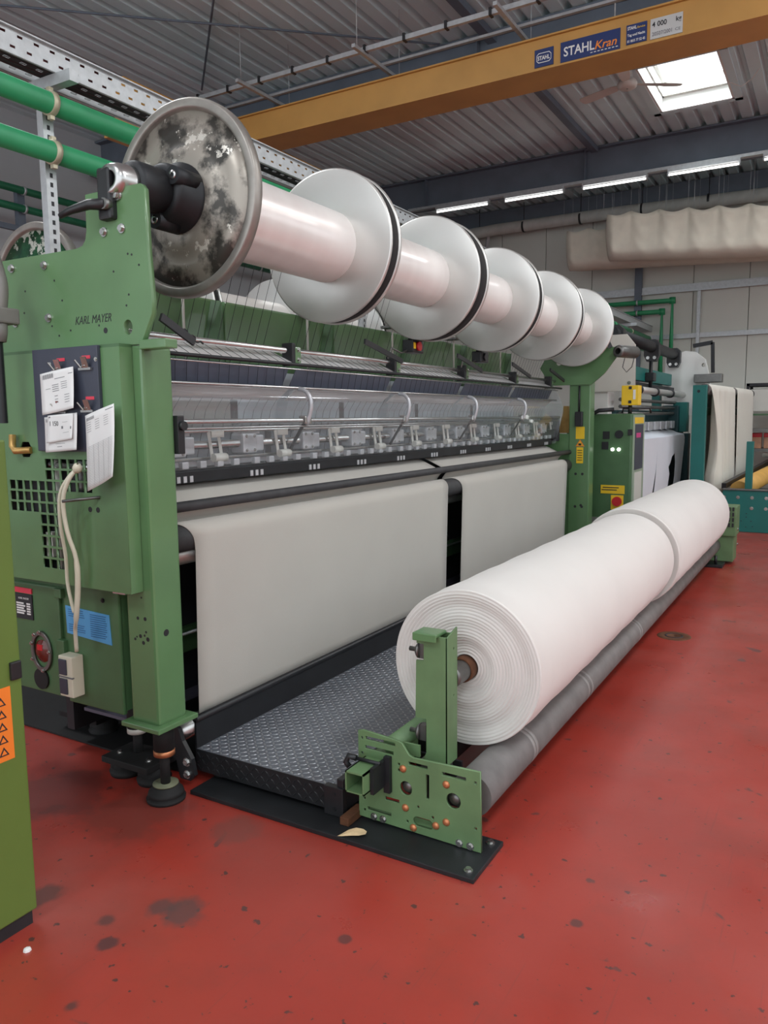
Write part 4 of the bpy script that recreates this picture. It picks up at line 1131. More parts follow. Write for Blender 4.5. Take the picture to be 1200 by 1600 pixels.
# ================================================================== fabric webs
wp = [(-2.625, 1.262), (-2.52, 1.215), (-2.43, 1.168), (-2.445, 1.15), (-2.47, 1.115), (-2.462, 1.098), (-2.442, 1.112), (-2.42, 1.1155), (-2.395, 1.111), (-2.372, 1.096), (-2.357, 1.07), (-2.354, 1.03), (-2.357, .90), (-2.362, .7), (-2.367, .5), (-2.372, .24)]
wps = spl(wp, 3)
def web(label, ya, yb, sgn_):
    ys_ = []
    n_ = 24
    for k in range(n_ + 1):
        f_ = k / n_
        def fy_(u, f=f_):
            neck = .10 * min(1, max(0, u - .42) * 3) ** .6
            return (ya + neck) + (yb - ya - 1.6 * neck) * f
        ys_.append(fy_)
    o = MB().sheet(wps, ys_).build('fabric_web', M['web'], solid=.003)
    return tag(o, label, 'fabric', 'fabric webs coming down from the needle bars')
web('near white knitted web hanging beside the green post', 2.31, 4.96, 1)
web('far white knitted web hanging by the far end frame', 5.05, 7.74, 1)

# ================================================================== drop roller, platform
dro = thing('draw_roller', (-2.42, 5, .02), 'long steel draw roller under the webs, on black arms', 'roller')
MB().cyl((-2.425, 2.31, .20), (-2.425, 7.95, .20), .047, 26).build('roller_tube', M['steel'], dro)
for y in (2.30, 7.96):
    a_ = MB().prism([(-2.49, .20), (-2.47, .25), (-2.42, .262), (-2.37, .24), (-2.35, .19), (-2.30, .12), (-2.285, .05), (-2.31, .022), (-2.37, .022), (-2.39, .10), (-2.46, .15)], y - .02, y).build('end_arm', M['black'], dro)
    if y < 3: bolts(a_, [(-2.325, y - .02, .105), (-2.325, y - .02, .05)], .013, .014)
pf = thing('walkway_platform', (-1.95, 5.1, .03), 'black diamond-plate walkway platform between machine and fabric roll', 'platform')
PX0, PX1, PY0, PY1, PZ = -2.34, -1.575, 2.35, 7.9, .135
tp = MB().box(PX0, PX1, PY0, PY1, PZ - .006, PZ).build('deck_plate', M['plate'], pf)
fr = MB().box(PX0, PX1, PY0 - .004, PY0, .04, PZ).build('front_skirt', M['blackm'], pf)
MB().box(PX1 - .004, PX1, PY0, PY1, .04, PZ).build('side_skirt', M['blackm'], pf)
def lug(mb, c, d, n_, L=.016, w=.005, hgt=.0022):
    d = Vector(d); n_ = Vector(n_); s_ = n_.cross(d)
    c = Vector(c)
    v = [c - d * L, c + s_ * w, c + d * L, c - s_ * w, c - d * L * .5 + n_ * hgt, c + d * L * .5 + n_ * hgt]
    mb.add(v, [(0, 3, 5, 4), (3, 2, 5), (2, 1, 4, 5), (1, 0, 4)])
mb = MB()
i = 0
y = PY0 + .015
while y < PY1:
    x = PX0 + .02; j = 0
    while x < PX1 - .015:
        s1 = 1 if (i + j) % 2 else -1
        lug(mb, (x, y, PZ), (math.sqrt(.5) * s1, math.sqrt(.5), 0), (0, 0, 1))
        x += .027; j += 1
    y += .027; i += 1
lg_ = mb.build('tread_lugs', mat('worn_tread_steel', (165, 168, 172), .38, .6, .15, 30), pf, recalc=False); lg_['kind'] = 'stuff'
mb = MB(); x = PX0 + .02; j = 0
while x < PX1 - .09:
    for i in range(3):
        s1 = 1 if (i + j) % 2 else -1
        lug(mb, (x, PY0 - .004, .058 + .027 * i), (math.sqrt(.5) * s1, 0, math.sqrt(.5)), (0, -1, 0))
    x += .027; j += 1
lg_ = mb.build('skirt_lugs', M['blackm'], pf, recalc=False); lg_['kind'] = 'stuff'
MB().bbox(PX1 - .085, PX1 + .004, PY0 - .010, PY0 + .02, .02, PZ + .002, .003).build('corner_bracket', M['black'], pf)
bolts(pf, [(PX1 - .035, PY0 - .010, .11), (PX1 - .035, PY0 - .010, .05)], .006, .004, mat_='blackm')
MB().box(PX0 - .004, PX0 + .006, PY0, PY1, PZ, .262).build('kick_plate', M['black'], pf)
MB().cyl((PX0 + .001, PY0, .265), (PX0 + .001, PY1, .265), .016, 14).build('kick_rail', M['black'], pf)
MB().bbox(PX1 - .03, PX1, PY0, PY1, PZ, PZ + .035, .004).build('edge_strip', M['black'], pf)
for (x, y) in ((-2.24, 2.41), (-1.63, 2.41), (-2.24, 7.7), (-1.63, 7.7), (-1.63, 5.0)):
    MB().cyl((x, y, .02), (x, y, .035), .045, 20).cyl((x, y, .035), (x, y, .06), .02, 12).build('foot', M['rubber'], pf)
bp_ = thing('base_plate', (-1.6, 2.35, 0), 'black steel floor plate bolted under the roll stand', 'plate')
MB().bbox(-2.26, -.975, 2.225, 2.495, .0, .018, .003).build('plate_body', M['blackm'], bp_)
bolts(bp_, [(-1.01, 2.262, .018), (-1.012, 2.46, .018), (-1.06, 2.44, .018)], .011, .012, '+z')

# ================================================================== roll stand
rs = thing('roll_stand', (-1.25, 5.4, 0), 'green batching stand with slotted near plate carrying the fabric roll', 'stand')
GS = M['green_stand']
ol = [(-1.522, .03), (-1.014, .02), (-1.020, .318), (-1.285, .312), (-1.303, .318), (-1.318, .338), (-1.333, .358), (-1.352, .364), (-1.50, .376), (-1.522, .372)]
def slot(x, z, w, h_): return rect(x - w / 2, x + w / 2, z - h_ / 2, z + h_ / 2)
def P8(u, v):       # picture crop -> plate plane
    px, py = 520 + u / 3.557, 950 + v / 3.557
    return px, py
hol = [slot(-1.425, .348, .130, .015), slot(-1.43, .312, .125, .015), slot(-1.395, .235, .014, .090), slot(-1.265, .288, .080, .015), slot(-1.12, .280, .095, .015),
       slot(-1.226, .215, .014, .095), slot(-1.375, .128, .062, .015), slot(-1.432, .068, .105, .015),
       circ(-1.316, .188, .026, 20, .028), circ(-1.122, .187, .029, 20, .030),
       [(-1.245 + (.022 if math.cos(a) > 0 else -.022) + .020 * math.cos(a), .070 + .020 * math.sin(a)) for a in [2 * PI * k / 24 + .01 for k in range(24)]]]
for (x, z) in ((-1.505, .345), (-1.505, .285), (-1.497, .105), (-1.497, .058), (-1.345, .275), (-1.345, .252), (-1.037, .275), (-1.035, .105), (-1.265, .128), (-1.205, .102), (-1.31, .060)):
    hol.append(slot(x, z, .010, .012))
np_ = plate('near_plate', ol, hol, 2.386, .012, 'xz', GS, rs)
for (x, z) in ((-1.327, .262), (-1.318, .112), (-1.150, .243), (-1.150, .100), (-1.192, .075), (-1.285, .022 + .02)):
    MB().lathe((x, 2.38, z), (0, -1, 0), [(-.002, .014), (.002, .0145), (.007, .011), (.009, .005), (.009, .001)], 16).build('dome_bolt', M['copper'], np_)
bolts(np_, [(-1.455, 2.38, .042), (-1.415, 2.38, .042), (-1.098, 2.38, .035), (-1.055, 2.38, .035)], .010, .01)
MB().box(-1.50, -1.04, 2.40, 2.44, .018, .05).build('foot_angle', GS, rs)
MB().box(-1.40, -1.20, 2.62, 2.632, .03, .22).build('inner_plate', M['dark'], rs)
MB().cyl((-1.40, 2.42, .318), (-1.40, 8.6, .318), .036, 20).build('tie_tube', GS, rs)
MB().box(-1.36, -1.29, 2.44, 2.45, .29, .335).build('tie_lug', GS, rs)
for (x, z) in ((-1.316, .188), (-1.122, .187)):
    MB().lathe((x, 2.392, z), (0, 1, 0), [(0, .001), (0, .02), (.02, .022), (.022, .035)], 18).build('roller_journal', M['steel_d'], rs)
# long square tube linking both stands
tb = MB()
x0, x1, z0, z1 = -1.492, -1.412, .195, .275
for a_, b_, c_, d_ in ((x0, x1, z0, z0 + .006), (x0, x1, z1 - .006, z1), (x0, x0 + .006, z0, z1), (x1 - .006, x1, z0, z1)):
    tb.box(a_, b_, 2.24, 8.6, c_, d_)
tb.build('square_tube', GS, rs)
MB().box(-1.41, -1.395, 2.28, 2.385, .185, .285).box(-1.40, -1.375, 2.36, 2.38, .16, .30).cyl((-1.50, 2.33, .285), (-1.395, 2.33, .285), .007, 8).build('tube_clamp', M['blackm'], rs)
MB().tube([(-1.50, 2.33, .285), (-1.53, 2.325, .29), (-1.54, 2.32, .265), (-1.525, 2.32, .25)], .012, 8).build('clamp_knob', M['black'], rs)
# upright channel with slotted windows
wn = [rect(-1.327, -1.295, .655, .715), rect(-1.327, -1.275, .30, .43)]
up_ol = [(-1.295, .262), (-1.192, .262), (-1.192, .752), (-1.21, .752), (-1.318, .757), (-1.318, .718), (-1.288, .718), (-1.288, .655), (-1.320, .652), (-1.324, .43), (-1.278, .43), (-1.278, .30), (-1.295, .262)]
up_ = plate('upright_face', up_ol[:-1], [], 2.478, .008, 'xz', GS, rs)
plate('upright_side', [(2.474, .262), (2.56, .262), (2.56, .775), (2.54, .770), (2.474, .752)], [circ(2.53, .70, .006, 8), circ(2.53, .52, .005, 8)], -1.194, .006, 'yz', GS, rs)
MB().box(-1.32, -1.20, 2.552, 2.56, .262, .75).build('upright_back', GS, rs)
MB().bbox(-1.322, -1.225, 2.45, 2.54, .752, .765, .005).bbox(-1.322, -1.225, 2.448, 2.456, .735, .765, .003).build('top_tab', M['green'], rs)
for z in (.685, .365):
    w_ = MB().cyl((-1.36, 2.50, z), (-1.30, 2.50, z), .009, 10).lathe((-1.33, 2.50, z), (1, 0, 0), [(0, .001), (0, .02), (.01, .032), (.016, .032), (.016, .001)], 14).box(-1.318, -1.288, 2.49, 2.52, z - .03, z + .03).build('guide_wheel', M['steel_d'], rs)
MB().box(-1.30, -1.20, 2.47, 2.54, .235, .27).build('upright_socket', M['steel_d'], rs)
# floor rollers
MB().cyl((-1.08, 2.44, .195), (-1.08, 8.62, .195), .080, 36).build('support_roller', M['grey'], rs)
MB().cyl((-1.36, 2.66, .195), (-1.36, 8.62, .195), .080, 30).build('support_roller', M['rubber'], rs)
for y in (2.9, 2.93, 3.7, 3.76, 4.85, 4.9):
    MB().lathe((-1.08, y, .195), (0, 1, 0), [(-.012, .0802), (-.012, .0812), (.012, .0812), (.012, .0802)], 36).build('tape_band', mat('pale_tape', (140, 138, 136), .6, 0, .1, 20), rs)
# far drive box of the stand
fb = MB().bbox(-1.10, -.862, 8.62, 8.95, .30, .605, .008).build('drive_box', GS, rs)
g0 = MB().box(-1.04, -1.022, 8.612, 8.622, .40, .44).build('vent_slot', M['dark'], fb)
copies(g0, [wl(g0) + Vector((.035 * i, 0, .055 * j)) for i in range(5) for j in range(4) if (i, j) != (0, 0)], fb)
MB().bbox(-1.5, -.88, 8.65, 8.95, .03, .30, .008).build('drive_base', GS, rs)
MB().bbox(-1.14, -.95, 8.40, 8.62, .0, .03, .004).cyl((-1.02, 8.45, .03), (-1.02, 8.45, .12), .015, 10).build('far_foot', M['black'], rs)
bolts(rs, [(-.862, 8.80, .36), (-.862, 8.80, .2)], .012, .012, '+x')

# ================================================================== fabric rolls on their winding tube
RX, RZ = -1.222, .572
def fabric_roll(label, ya, yb, r_, rings, face=True, r_in=.05):
    prof = []
    m_ = 21 if face else 0
    if face:
        for k in range(m_ * 3 + 1):
            rr = r_in + (r_ - .012 - r_in) * k / (m_ * 3)
            ph = k % 3
            wob = .008 * math.sin(rr * 31) + .004 * math.sin(rr * 83)
            prof.append(((.0 if ph == 1 else .007 if ph == 2 else .0085) + wob + .012 * (1 - rr / r_), rr))
        prof += [(.003, r_ - .006), (.012, r_ - .0015)]
    else:
        m_ = 10
        for k in range(m_ * 3 + 1):
            rr = r_ - .05 + (.042) * k / (m_ * 3)
            prof.append((.0 if k % 3 == 1 else .004, rr))
        prof += [(.004, r_ - .006), (.014, r_ - .001)]
    L_ = yb - ya
    for k in range(25):
        prof.append((.02 + (L_ - .04) * k / 24, r_ + .002 * math.sin(k * 1.7) - (.004 if k in (0, 24) else 0)))
    prof += [(L_ - .006, r_ - .006), (L_, r_ - .02), (L_ - .004, r_in)]
    o = MB().lathe((RX, ya, RZ), (0, 1, 0), prof, 96).build('fabric_roll', M['roll'])
    return tag(o, label, 'fabric roll', 'fabric rolls on the batching stand')
fabric_roll('near white fabric roll with spiral end face showing, on the stand', 2.69, 5.42, .315, 30)
fabric_roll('far white fabric roll, slightly thicker, behind the near roll', 5.44, 8.22, .345, 10, face=False)
wt = thing('winding_tube', (RX, 5.4, RZ - .05), 'grey winding tube poking out of the near fabric roll', 'tube')
MB().lathe((RX, 2.565, RZ), (0, 1, 0), [(0, .03), (0, .040), (.01, .042), (5.75, .042), (5.75, .03)], 28).build('tube_body', M['steel_d'], wt)
MB().lathe((RX, 2.66, RZ), (0, 1, 0), [(0, .043), (0, .049), (.004, .050), (.05, .050), (.05, .043)], 32).build('core_ring', M['rust'], wt)

# ================================================================== papers clipped to the board, cord, hose
def paper(name, label, corners, y, curl, lines, extra=None):
    """corners: tl, tr, br, bl in (x, z)"""
    tl, tr, br, bl = [Vector((a, b)) for a, b in corners]
    nu, nv = 8, 12
    def P(u, v):
        p = (tl * (1 - u) + tr * u) * (1 - v) + (bl * (1 - u) + br * u) * v
        yy = y - curl * (v ** 1.5) * (.4 + .6 * u) - .004 * math.sin(PI * u) - .012 * (abs(u - .5) * 2) ** 2 * v
        return Vector((p.x, yy, p.y))
    t_ = thing(name, P(.5, 1), label, 'paper', 'papers clipped to the slate board')
    v = [P(i / nu, j / nv) for j in range(nv + 1) for i in range(nu + 1)]
    f = [(j * (nu + 1) + i, j * (nu + 1) + i + 1, (j + 1) * (nu + 1) + i + 1, (j + 1) * (nu + 1) + i) for j in range(nv) for i in range(nu)]
    MB().add(v, f, True).build('sheet', M['paper'], t_, solid=.0006)
    mb = MB()
    off = Vector((0, -.0009, 0))
    for (u0, u1, v0, v1) in lines:
        n_ = max(1, int((u1 - u0) / .12))
        for k in range(n_):
            a_, b_ = u0 + (u1 - u0) * k / n_, u0 + (u1 - u0) * (k + 1) / n_
            mb.add([P(a_, v0) + off, P(b_, v0) + off, P(b_, v1) + off, P(a_, v1) + off], [(0, 1, 2, 3)])
    o = mb.build('print', M['ink'], t_, recalc=False)
    return t_
bar = [(.08 + .022 * k, .08 + .022 * k + (.014 if k % 3 else .008), .05, .16) for k in range(16)]
ln = bar + [(.45, .75, .19, .205), (.85, .97, .13, .145)] + [(.35, .55, .33 + .05 * k, .345 + .05 * k) for k in range(4)] + [(.62, .8, .30 + .05 * k, .312 + .05 * k) for k in range(4)] + [(.4, .5, .6 + .08 * k, .615 + .08 * k) for k in range(3)] + [(.7, .86, .62 + .06 * k, .632 + .06 * k) for k in range(4)] + [(.15, .3, .4, .41)]
paper('paper_sheet', 'white printed job sheet with barcode, topmost on the slate board', [(-2.695, 1.735), (-2.497, 1.757), (-2.478, 1.602), (-2.672, 1.577)], 1.955, .012, ln)
ln = [(.05 + .03 * k, .065 + .03 * k, .06, .15) for k in range(4)] + [(.05, .15, .5, .51), (.35, .5, .86, .875), (.3, .6, .78, .79)]
paper('paper_sheet', 'white card with a smaller slip on it, at the board bottom', [(-2.684, 1.568), (-2.490, 1.585), (-2.480, 1.445), (-2.668, 1.432)], 1.955, .008, ln)
sl = paper('paper_slip', 'small white slip with large digits pinned over the card', [(-2.655, 1.575), (-2.505, 1.583), (-2.498, 1.487), (-2.652, 1.468)], 1.949, .006, [(.05, .12, .05, .1), (.55, .62, .45, .55), (.9, .95, .5, .6), (.6, .8, .3, .31), (.6, .85, .7, .71)])
text('print_digits', '1 150', (-2.643, 1.535), .026, 1.9435, 'xz', M['inkd'], sl, 0, 0, width=.05, thick=.0003)
ln = [(.05 + .024 * k, .062 + .024 * k, .045, .085) for k in range(12)] + [(.72, .97, .035, .045)] + [(.05 + .3 * (k % 3), .2 + .3 * (k % 3), .11 + .03 * (k // 3), .115 + .03 * (k // 3)) for k in range(15)] + [(.06, .95, .43 + .021 * k, .4325 + .021 * k) for k in range(26)] + [(.25, .255, .42, .97), (.42, .425, .42, .97), (.6, .605, .42, .97), (.8, .805, .42, .97)]
paper('paper_sheet', 'long white table form hanging below the slate board', [(-2.445, 1.572), (-2.285, 1.615), (-2.262, 1.352), (-2.425, 1.29)], 1.955, .03, ln)
cd = thing('cotton_cord', (-2.6, 1.95, .63), 'cream cotton cord loop hanging from the grille hook', 'cord')
MB().tube(spl([(-2.515, 1.965, 1.372), (-2.545, 1.945, 1.34), (-2.585, 1.93, 1.27), (-2.592, 1.93, 1.15), (-2.60, 1.95, 1.03), (-2.605, 1.955, .92), (-2.588, 1.955, .84), (-2.575, 1.955, .80)], 4), .0075, 8).build('strand', M['cream'], cd)
MB().tube(spl([(-2.515, 1.962, 1.372), (-2.535, 1.935, 1.33), (-2.562, 1.925, 1.25), (-2.555, 1.93, 1.13), (-2.538, 1.95, 1.02), (-2.545, 1.955, .90), (-2.565, 1.955, .78), (-2.595, 1.97, .72), (-2.607, 1.98, .63)], 4), [.0085] * 17 + [.011] * 8 + [.008] * 8, 8).build('strand', M['cream'], cd)
MB().lathe((-2.518, 1.962, 1.357), (.5, -.3, .8), [(0, .004), (.008, .016), (.022, .019), (.036, .014), (.042, .004)], 12).build('knot', M['cream'], cd)
hs = thing('cable_conduit', (-2.86, 1.88, 1.5), 'grey conduit with ribbed hose at the picture edge', 'conduit')
MB().tube(spl([(-2.90, 1.92, 2.20), (-2.845, 1.90, 2.13), (-2.815, 1.89, 2.06), (-2.822, 1.88, 1.96)], 4), .032, 16).build('rigid_pipe', M['greyp'], hs)
MB().bbox(-2.86, -2.785, 1.845, 1.95, 1.93, 1.99, .008).build('pipe_clip', M['greyp'], hs)
MB().lathe((-2.828, 1.88, 1.86), (0, 0, 1), [(0, .02), (0, .028), (.04, .036), (.08, .036), (.08, .02)], 18).build('coupling', M['greyp'], hs)
pr = []
for k in range(70):
    pr += [(-.0045 * k, .0185), (-.0045 * k - .0022, .0225)]
MB().lathe((-2.838, 1.88, 1.86), (0, 0, 1), pr, 14).build('ribbed_hose', M['black'], hs)

# ================================================================== cabinet at the picture edge
cb = thing('electric_cabinet', (-2.4, 1.0, 0), 'olive green cabinet at the picture edge with orange warning label', 'cabinet')
MB().bbox(-2.75, -2.082, .5, 1.383, .045, 1.50, .006).build('body', M['olive'], cb)
MB().box(-2.74, -2.09, .52, 1.37, .0, .045).build('plinth', M['dark'], cb)
lab = MB().box(-2.083, -2.0805, 1.18, 1.343, .553, .775).build('warning_label', M['orange'], cb)
for k in range(5):
    z = .735 - .038 * k
    MB().prism([(1.294, z - .013), (1.326, z - .013), (1.31, z + .014)], -2.0805, -2.0795, 'x').build('warning_symbol', M['inkd'], lab)
    MB().prism([(1.301, z - .009), (1.319, z - .009), (1.31, z + .006)], -2.0795, -2.079, 'x').build('warning_symbol', M['orange'], lab)
MB().bbox(-2.084, -2.072, 1.345, 1.380, .79, .845, .004).build('latch', M['black'], cb)

# ================================================================== control cabinet by the far end frame
cc = thing('control_cabinet', (-2.07, 8.6, 0), 'green control cabinet with red main switch beside the far post', 'cabinet')
MB().bbox(-2.30, -1.86, 8.3, 8.88, .05, 1.575, .02).build('body', GD, cc)
MB().box(-2.6, -2.30, 8.45, 8.8, .05, 1.52).build('side_box', GD, cc)
MB().tube([(-2.32, 8.26, .3), (-2.32, 8.26, 1.45), (-2.29, 8.26, 1.56), (-2.2, 8.26, 1.61), (-2.05, 8.3, 1.62)], .022, 12).build('conduit', M['blackm'], cc)
MB().tube([(-1.98, 8.36, 1.58), (-1.97, 8.36, 1.63), (-1.75, 8.6, 1.63), (-1.74, 8.62, 1.58)], .012, 8).build('handle_rail', M['black'], cc)
bxx = MB().box(-2.285, -2.27, 8.292, 8.30, .55, 1.5).build('edge_trim', M['black'], cc)
MB().cyl((-1.99, 8.298, 1.36), (-1.99, 8.28, 1.36), .042, 20).build('hour_meter', M['blackm'], cc)
MB().box(-2.17, -2.10, 8.292, 8.30, 1.20, 1.28).box(-2.16, -2.09, 8.293, 8.30, 1.31, 1.39).build('switch_plate', M['black'], cc)
for x in (-2.055, -1.99):
    MB().cyl((x, 8.298, 1.20), (x, 8.285, 1.20), .018, 14).build('indicator_lamp', M['lamp'], cc)
yl = MB().box(-2.17, -1.92, 8.294, 8.30, .73, .82).build('warning_label', M['yellow'], cc)
MB().box(-2.16, -2.0, 8.292, 8.2945, .765, .775).box(-2.15, -1.98, 8.292, 8.2945, .79, .80).build('print_line', M['inkd'], yl)
yl = MB().box(-2.06, -1.93, 8.294, 8.30, .56, .715).build('switch_backplate', M['yellow'], cc)
MB().cyl((-1.995, 8.294, .65), (-1.995, 8.27, .65), .05, 20).build('main_switch', M['red'], cc)
MB().box(-2.05, -1.93, 8.294, 8.30, .50, .545).build('warning_label', M['yellow'], cc)
for z in (.52, 1.38):
    MB().box(-1.90, -1.855, 8.285, 8.30, z - .03, z + .03).build('hinge', M['black'], cc)
pl_ = MB().box(-2.29, -1.95, 8.27, 8.30, .10, .47).build('socket_plate', M['greyp'], cc)
for i in range(4):
    for j in range(2):
        x, z = -2.22 + .075 * i, .38 - .16 * j
        MB().cyl((x, 8.27, z), (x, 8.20, z - .03), .024, 12).build('plug', M['black'], pl_)
        MB().tube([(x, 8.20, z - .03), (x - .01, 8.18, z - .09), (x - .03, 8.2, z - .16), (x - .05, 8.24, .12)], .009, 8).build('plug_cable', M['greyp'], pl_)
sp_ = MB().box(-1.862, -1.852, 8.34, 8.86, .10, 1.56).build('side_door', mat('grey_green_door', (150, 166, 146), .5, 0, .05, 4), cc)
MB().box(-1.853, -1.847, 8.40, 8.78, .98, 1.46).build('display_panel', M['board'], sp_)
MB().box(-1.848, -1.845, 8.45, 8.65, 1.32, 1.37).build('display', mat('pink_display', (206, 60, 130), .4, 0, .05, 10), sp_)
MB().box(-1.853, -1.849, 8.38, 8.80, 1.47, 1.535).build('label_strip', M['yellow'], sp_)
MB().box(-1.853, -1.848, 8.42, 8.76, .48, .95).build('label_sheet', M['offwhite'], sp_)
MB().box(-1.853, -1.848, 8.46, 8.78, .14, .45).build('label_sheet', mat('pink_label', (224, 148, 134), .5, 0, .05, 10), sp_)
yb_ = thing('yellow_junction_box', (-1.89, 8.35, 1.66), 'yellow junction box on a stub above the control cabinet', 'junction box')
MB().bbox(-1.975, -1.80, 8.28, 8.42, 1.66, 1.865, .008).build('body', M['yellow'], yb_)
MB().cyl((-1.9, 8.36, 1.575), (-1.9, 8.36, 1.665), .02, 12).build('stub', M['black'], yb_)
for z in (1.695, 1.84):
    MB().box(-1.90, -1.87, 8.272, 8.282, z - .015, z + .015).build('catch', M['black'], yb_)
MB().box(-1.855, -1.83, 8.276, 8.282, 1.72, 1.82).build('label', M['paper'], yb_)
tag(MB().bbox(-2.45, -2.33, 8.18, 8.36, 1.0, 1.22, .02).cyl((-2.37, 8.2, 1.22), (-2.30, 8.2, 1.24), .02, 10).build('motor_unit', M['blackm']), 'black motor unit between far post and control cabinet', 'motor')
bpy.data.objects['motor_unit'].parent = mc
bpy.data.objects['motor_unit'].location -= wl(mc)
for k_ in ('label', 'category'): del bpy.data.objects['motor_unit'][k_]

# ================================================================== second machine, teal and white
m2 = thing('second_knitting_machine', (-2.6, 11, 0), 'white and teal knitting machine farther back, with black shaft', 'machine')
plate('end_plate', [(-2.60, 1.83), (-1.995, 1.83), (-2.005, 2.34), (-2.10, 2.46), (-2.60, 2.46)], [], 9.0, .04, 'xz', M['offwhite'], m2)
MB().bbox(-2.60, -2.30, 9.02, 9.3, 0.1, 1.83, .01).build('end_housing', M['white'], m2)
bolts(m2, [(-2.06, 8.98, 1.92), (-2.06, 8.98, 2.26), (-2.5, 8.98, 1.88)], .014, .012)
MB().cyl((-2.30, 9.1, 2.50), (-2.30, 13.3, 2.50), .075, 22).build('beam_shaft', M['blackm'], m2)
for y in (9.3, 11.35, 13.0):
    c_ = MB().prism([(-2.40, 2.55), (-2.40, 2.38), (-2.36, 2.30), (-2.24, 2.30), (-2.20, 2.38), (-2.20, 2.55), (-2.25, 2.60), (-2.35, 2.60)], y - .06, y + .06).build('shaft_clamp', M['black'], m2)
    bolts(c_, [(-2.345, y - .06, 2.35), (-2.255, y - .06, 2.35)], .016, .014)
plate('far_housing', [(-2.45, 1.55), (-1.78, 1.55), (-1.78, 2.1), (-1.86, 2.42), (-2.0, 2.54), (-2.15, 2.56), (-2.45, 2.45)], [circ(-1.88, 2.33, .03)], 13.2, .15, 'xz', M['white'], m2)
MB().bar((-2.02, 13.0, 2.62), (-1.74, 13.0, 2.66), .05, .06).bar((-1.74, 13.0, 2.66), (-1.72, 13.0, 2.2), .05, .05).build('clamp_lever', M['blackm'], m2)
MB().bbox(-1.98, -1.58, 12.9, 13.1, 2.05, 2.18, .01).build('pawl_box', M['steel_d'], m2)
MB().cyl((-2.28, 11.2, 2.30), (-2.28, 11.2, 1.90), .025, 10).bbox(-2.34, -2.22, 11.12, 11.28, 2.02, 2.14, .01).build('tension_link', M['black'], m2)
MB().bbox(-2.42, -2.34, 9.1, 13.1, 2.02, 2.2, .01).build('upper_beam', M['teal'], m2)
MB().bbox(-2.38, -2.30, 9.1, 13.1, 1.92, 1.99, .006).build('mid_beam', M['blackm'], m2)
MB().cyl((-2.16, 9.1, 1.87), (-2.16, 13.1, 1.87), .045, 18).build('feed_roller', M['alu'], m2)
for y in (9.9, 10.9, 12.0):
    MB().lathe((-2.16, y, 1.87), (0, 1, 0), [(-.02, .045), (-.02, .065), (.02, .065), (.02, .045)], 18).build('roller_collar', M['black'], m2)
for z in (1.74, 1.66, 1.58):
    MB().cyl((-2.18, 9.1, z), (-2.18, 12.6, z), .022, 12).build('guide_rod', M['steel_d'], m2)
MB().bbox(-2.5, -2.25, 9.2, 12.8, 1.35, 1.62, .01).build('needle_housing', M['dteal'], m2)
for k in range(8):
    MB().bbox(-2.24, -2.14, 9.3 + .4 * k, 9.55 + .4 * k, 1.36, 1.47, .01).build('shaft_casting', M['mech'], m2)
MB().bbox(-2.35, -2.1, 12.4, 12.9, 1.1, 1.7, .02).build('gearbox', M['dteal'], m2)
MB().bbox(-2.2, -2.0, 12.5, 12.7, 1.30, 1.75, .01).build('panel_box', M['teal'], m2)
MB().bbox(-2.14, -2.10, 9.1, 12.4, .2, 1.15, .01).build('apron_panel', M['dteal'], m2)
MB().cyl((-2.05, 9.15, 1.22), (-2.05, 12.4, 1.22), .05, 18).build('take_off_roller', M['blackm'], m2)
MB().bbox(-2.12, -1.95, 12.4, 12.6, .0, 1.28, .01).build('front_post', M['dteal'], m2)
MB().bbox(-2.62, -2.50, 13.0, 13.2, .0, 2.2, .01).build('rear_post', M['teal'], m2)
# torn web on it
sl_ = [(10.35, 1.15), (10.32, 1.0), (10.28, .8), (10.18, .55), (10.0, .25), (9.9, .25), (10.1, .6), (10.26, .85)]
te_ = [(11.35, .98), (11.55, 1.02), (11.62, .9), (11.6, .7), (11.45, .45), (11.2, .25), (10.8, .25), (11.05, .5), (11.2, .75), (11.12, .85), (11.25, .9)]
wb2 = thing('fabric_web', (-2.0, 10.8, .2), 'torn bluish white web with long slits on the second machine', 'fabric')
plate('drop', [(9.2, .2), (11.9, .2), (12.33, 1.15), (12.33, 1.22), (12.28, 1.27), (9.2, 1.27)], [sl_, te_], -1.992, .004, 'yz', M['drapeblue'], wb2)
MB().sheet([(-2.22, 1.36), (-2.10, 1.30), (-2.04, 1.285), (-2.0, 1.275), (-1.992, 1.265)], [9.2, 12.28]).build('top_run', M['drapeblue'], wb2, solid=.004)

# ================================================================== teal draping rack
rk = thing('draping_rack', (-1.6, 12.5, 0), 'teal rack with a high roller, draped with white cloth', 'rack')
TE = M['teal']
ux, uy = .073, .9973       # roller direction, slightly turned
def RKp(s_, d_, z): return (-1.60 + ux * s_ + uy * d_, 11.35 + uy * s_ - ux * d_, z)
p_ = MB().bbox(-1.725, -1.550, 11.2, 11.30, .30, 1.952, .006).build('end_post', TE, rk)
MB().cyl((-1.65, 11.198, 1.87), (-1.65, 11.202, 1.87), .02, 12).build('drilled_hole', M['dark'], p_)
MB().cyl(RKp(-.02, 0, 1.90), RKp(3.45, 0, 1.90), .072, 24).build('top_roller', M['grey'], rk)
MB().bar(RKp(3.35, -.08, .3), RKp(3.35, -.08, 1.95), .1, .14).build('end_post', TE, rk)
MB().bar(RKp(.0, -.05, 1.6), RKp(3.4, -.05, 1.6), .06, .1).build('cross_rail', M['green_d'], rk)
MB().bbox(-1.80, -1.45, 11.2, 14.8, .0, .30, .01).build('base', M['dteal'], rk)
